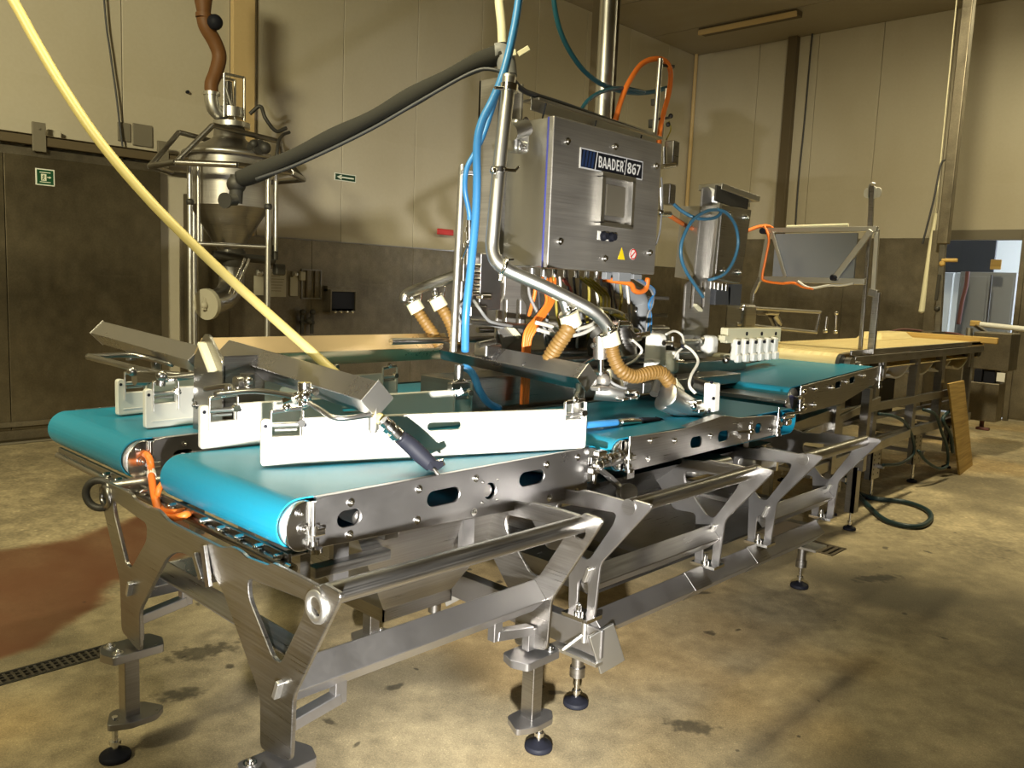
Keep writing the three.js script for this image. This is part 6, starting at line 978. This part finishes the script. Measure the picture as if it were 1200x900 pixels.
{ // what shows through the hatch
  const g = thing('grey_cupboard', 'grey flat cupboard standing in the bright lobby behind the hatch', 'cupboard', [13.0, 0, -3.15]);
  part(g, 'body', r2(12.9, 13.3, 0, 1.92, -3.66, -2.96, 0.01), M.greyPanel);
  part(g, 'door', [r2(12.885, 12.9, 0.08, 1.86, -3.64, -3.30, 0.006), r2(12.885, 12.9, 0.08, 1.86, -3.295, -2.98, 0.006)], M.greyPanel);
  const h = thing('dark_shutter', 'dark grey shutter panel high in the lobby behind the hatch', 'shutter', [13.6, 1.9, -3.6]);
  part(h, 'panel', r2(13.6, 13.66, 1.93, 2.9, -4.4, -3.42, 0.006), M.darkPanel);
  const c = thing('strip_curtain', 'curtain of pale plastic strips hanging in the lobby, left of the grey cupboard', 'curtain', [13.9, 0, -4.1]);
  for (let i = 0; i < 6; i++) part(c, 'strip', r2(13.9 + 0.01 * (i % 2), 13.915 + 0.01 * (i % 2), 0.05, 1.93, -4.5 + i * 0.16, -4.36 + i * 0.16, 0.004), i % 3 === 1 ? M.greyPanel : M.lobbyWhite);
  const s = thing('paddle_sign', 'small wooden square on a thin rod above the grey cupboard', 'sign', [12.5, 1.1, -3.1]);
  part(s, 'rod', cyl([12.4,1.219,-3.132], [12.4,1.871,-3.135], 0.012), M.darkCable);
  part(s, 'square', rb(...[12.4,2.005,-3.098], 0.03, 0.13, 0.13, 0.01), M.wood);
  one('red_hose', 'brownish red hose hanging through the hatch between curtain and cupboard', 'hose', tube([[12.45,1.911,-3.441], [12.45,1.717,-3.443], [12.45,1.486,-3.473], [12.45,1.196,-3.488]], 0.028, 24), M.dullRed);
}
// ---------------------------------------------------------------- conical tank by the left wall
{
  const Zt = -6.8, c = [3.573,2.174,-6.8], R = 0.325, cx = c[0], yB = [3.573,2.045,-6.8][1], yT = [3.573,2.451,-6.8][1], yC = [3.597,1.635,-6.8][1];
  const t = thing('conical_tank', 'steel tank with a conical bottom in a tubular stand by the left wall', 'tank', [cx, 0, Zt]);
  part(t, 'shell', lathe([[R, yB], [R, yT], [R * 0.98, yT + 0.02]], [cx, 0, Zt]), M.cabinet);
  part(t, 'cone', lathe([[0.07, yC], [R, yB]], [cx, 0, Zt]), M.steel);
  const lid = part(t, 'lid', [lathe([[R + 0.03, yT], [R + 0.03, yT + 0.03], [R * 0.9, yT + 0.07], [R * 0.5, yT + 0.14], [0.13, yT + 0.17], [0.12, yT + 0.3], [0.0001, yT + 0.3]], [cx, 0, Zt])], M.steelDark);
  part(lid, 'flange', [cyl([cx + 0.02, yT + 0.26, Zt], [cx + 0.02, yT + 0.30, Zt], 0.15), cyl([cx + 0.02, yT + 0.34, Zt], [cx + 0.02, yT + 0.42, Zt], 0.11), torus([cx, yT + 0.02, Zt], R + 0.04, 0.02, [Math.PI / 2, 0, 0])], M.satin);
  part(lid, 'port', [cyl([cx + 0.05, yT + 0.07, Zt + 0.3], [cx + 0.05, yT + 0.07, Zt + 0.42], 0.06), ball([cx + 0.0, yT + 0.09, Zt + 0.4], 0.035), ball([cx + 0.09, yT + 0.07, Zt + 0.42], 0.05)], M.castDark);
  const yR = [3.573,2.352,-6.8][1], oct = []; for (let i = 0; i < 8; i++) { const a = Math.PI / 8 + i * Math.PI / 4; oct.push([cx + 0.62 * Math.cos(a), yR - 0.02, Zt + 0.62 * Math.sin(a)]); }
  part(t, 'collar_frame', [...oct.map((p, i) => cyl(p, oct[(i + 1) % 8], 0.025)), ...[[224, 0], [0, 0]].slice(0, 0)], M.steelDark);
  const hi = [[cx - 0.30, yT + 0.20, Zt + 0.3], [cx + 0.30, yT + 0.16, Zt + 0.3], [cx + 0.5, yT + 0.1, Zt], [cx + 0.3, yT + 0.14, Zt - 0.3], [cx - 0.3, yT + 0.2, Zt - 0.3]];
  part(t, 'guard_ring', [cyl(oct[3], hi[0], 0.022), cyl(hi[0], hi[1], 0.022), cyl(hi[1], hi[2], 0.022), cyl(hi[2], oct[0], 0.022), cyl(hi[3], hi[4], 0.022), cyl(hi[4], oct[4], 0.022)], M.steelDark);
  for (const [dx, dz] of [[-0.42, 0.15], [0.10, 0.46], [0.42, -0.1], [-0.1, -0.45]]) { const lg = part(t, 'post', [cyl([cx + dx, 0, Zt + dz], [cx + dx, yR, Zt + dz], 0.022), cyl([cx + dx + 0.07, yC + 0.05, Zt + dz], [cx + dx + 0.07, yR, Zt + dz], 0.015)], M.satin); part(lg, 'joint', ball([cx + dx, yB, Zt + dz], 0.035, 8), M.castDark); }
  part(t, 'cross_rail', [cyl([cx - 0.42, yC + 0.08, Zt + 0.15], [cx + 0.10, yC + 0.08, Zt + 0.46], 0.018), cyl([cx + 0.10, yC + 0.08, Zt + 0.46], [cx + 0.42, yC + 0.08, Zt - 0.1], 0.018), cyl([cx - 0.42, yC + 0.08, Zt + 0.15], [cx - 0.1, yC + 0.08, Zt - 0.45], 0.018)], M.steelDark);
  part(t, 'outlet', [sweep([[cx, yC + 0.05, Zt], [cx + 0.02, yC - 0.15, Zt], [cx, yC - 0.28, Zt + 0.02], [cx - 0.10, yC - 0.37, Zt + 0.07], [cx - 0.26, yC - 0.41, Zt + 0.13]], 0.105, 40, 20)], M.steelDark);
  part(t, 'cap', [cyl([cx - 0.25, yC - 0.41, Zt + 0.127], [cx - 0.285, yC - 0.413, Zt + 0.14], 0.13, 0.13, 28), bar([cx - 0.29, yC - 0.36, Zt + 0.142], [cx - 0.305, yC - 0.46, Zt + 0.147], 0.03, 0.03), ball([cx - 0.30, yC - 0.42, Zt + 0.147], 0.03)], M.paper, 'pale end cap with a small handle');
  part(t, 'outlet_valve', [ball([cx + 0.02, yC - 0.02, Zt], 0.13), cyl([cx - 0.2, yC + 0.0, Zt + 0.1], [cx + 0.3, yC - 0.02, Zt + 0.1], 0.035), ball([cx + 0.33, yC - 0.02, Zt + 0.1], 0.05), cyl([cx + 0.19, yC + 0.1, Zt + 0.42], [cx + 0.19, yC - 0.02, Zt + 0.42], 0.025), rb(cx + 0.42, yC - 0.1, Zt + 0.1, 0.1, 0.1, 0.08, 0.02)], M.castDark);
  part(t, 'drain_tube', [bar([cx - 0.02, yC - 0.02, Zt + 0.3], [cx - 0.16, yC - 0.32, Zt + 0.3], 0.02, 0.02), bar([cx + 0.02, yC - 0.02, Zt + 0.3], [cx - 0.12, yC - 0.32, Zt + 0.3], 0.02, 0.02)], M.chrome);
  const yK = [3.565,3.121,-6.8][1], y0 = yT + 0.4, ks = [];
  for (const [dx, dz] of [[-0.09, 0.08], [0.09, 0.08], [0.09, -0.08], [-0.09, -0.08]]) ks.push(cyl([cx + dx, y0 - 0.08, Zt + dz], [cx + dx, yK, Zt + dz], 0.012));
  part(t, 'cage', [...ks, bar([cx - 0.09, yK, Zt + 0.08], [cx + 0.09, yK, Zt + 0.08], 0.02, 0.02), bar([cx - 0.09, yK, Zt - 0.08], [cx + 0.09, yK, Zt - 0.08], 0.02, 0.02), cyl([cx - 0.08, yK - 0.1, Zt + 0.08], [cx + 0.06, yK - 0.5, Zt + 0.08], 0.009)], M.satin);
  part(t, 'ram', cyl([cx, y0 - 0.05, Zt], [cx - 0.01, yK - 0.04, Zt], 0.038, 0.03, 16), M.steel);
  part(t, 'cable', [tube([[cx + 0.13, y0 - 0.02, Zt + 0.1], [cx + 0.2, y0 + 0.05, Zt + 0.15], [cx + 0.22, y0 - 0.05, Zt + 0.2], [cx + 0.32, y0 - 0.14, Zt + 0.2], [cx + 0.42, y0 - 0.1, Zt + 0.2]], 0.016), tube([[cx + 0.45, y0 - 0.13, Zt + 0.2], [cx + 0.35, y0 - 0.18, Zt + 0.25], [cx + 0.22, y0 - 0.3, Zt + 0.4], [cx + 0.18, y0 - 0.6, Zt + 0.44]], 0.014)], M.castDark);
  const h = thing('feed_hose', 'rust brown hose snaking down from a steel funnel to the tank top', 'hose', [3.414,2.954,-6.8]);
  part(h, 'hose', sweep([[3.349,3.548,-6.8], [3.371,3.473,-6.8], [3.444,3.369,-6.8], [3.482,3.268,-6.8], [3.451,3.133,-6.8], [3.414,3.036,-6.8], [3.414,2.954,-6.8]], (s) => 0.062 - 0.008 * s, 60, 16), M.rustHose);
  part(h, 'funnel', [cyl([3.344,4.073,-6.8], [3.342,3.705,-6.8], 0.075), cyl([3.342,3.705,-6.8], [3.349,3.561,-6.8], 0.075, 0.05), cyl([3.349,3.574,-6.8], [3.349,3.541,-6.8], 0.065)], M.rustHose);
  part(h, 'elbow', [sweep([[3.414,2.968,-6.8], [3.414,2.9,-6.8], [3.436,2.835,-6.8], [3.489,2.802,-6.8], [3.534,2.796,-6.8]], 0.058, 24, 16), cyl([3.414,2.968,-6.8], [3.414,2.941,-6.8], 0.068)], M.satin);
  part(h, 'float', [ball([3.394,3.501,-6.7], 0.062), cyl([3.361,3.528,-6.75], [3.379,3.504,-6.7], 0.015)], M.black);
  const n = thing('wall_cabinet', 'narrow dark steel cabinet on the wall behind the tank, left side', 'cabinet', [3.6, 0, -7.6]);
  part(n, 'body', r2(3.60, 3.95, 0.3, 2.2, -7.735, -7.5, 0.008), M.doorSheet);
  part(n, 'door', r2(3.62, 3.93, 0.32, 2.18, -7.50, -7.488, 0.006), M.doorSheet);
}
// lit sliver at the floor under the hatch door is daylight from the lobby coming through the gap
renderer.render(scene, camera);
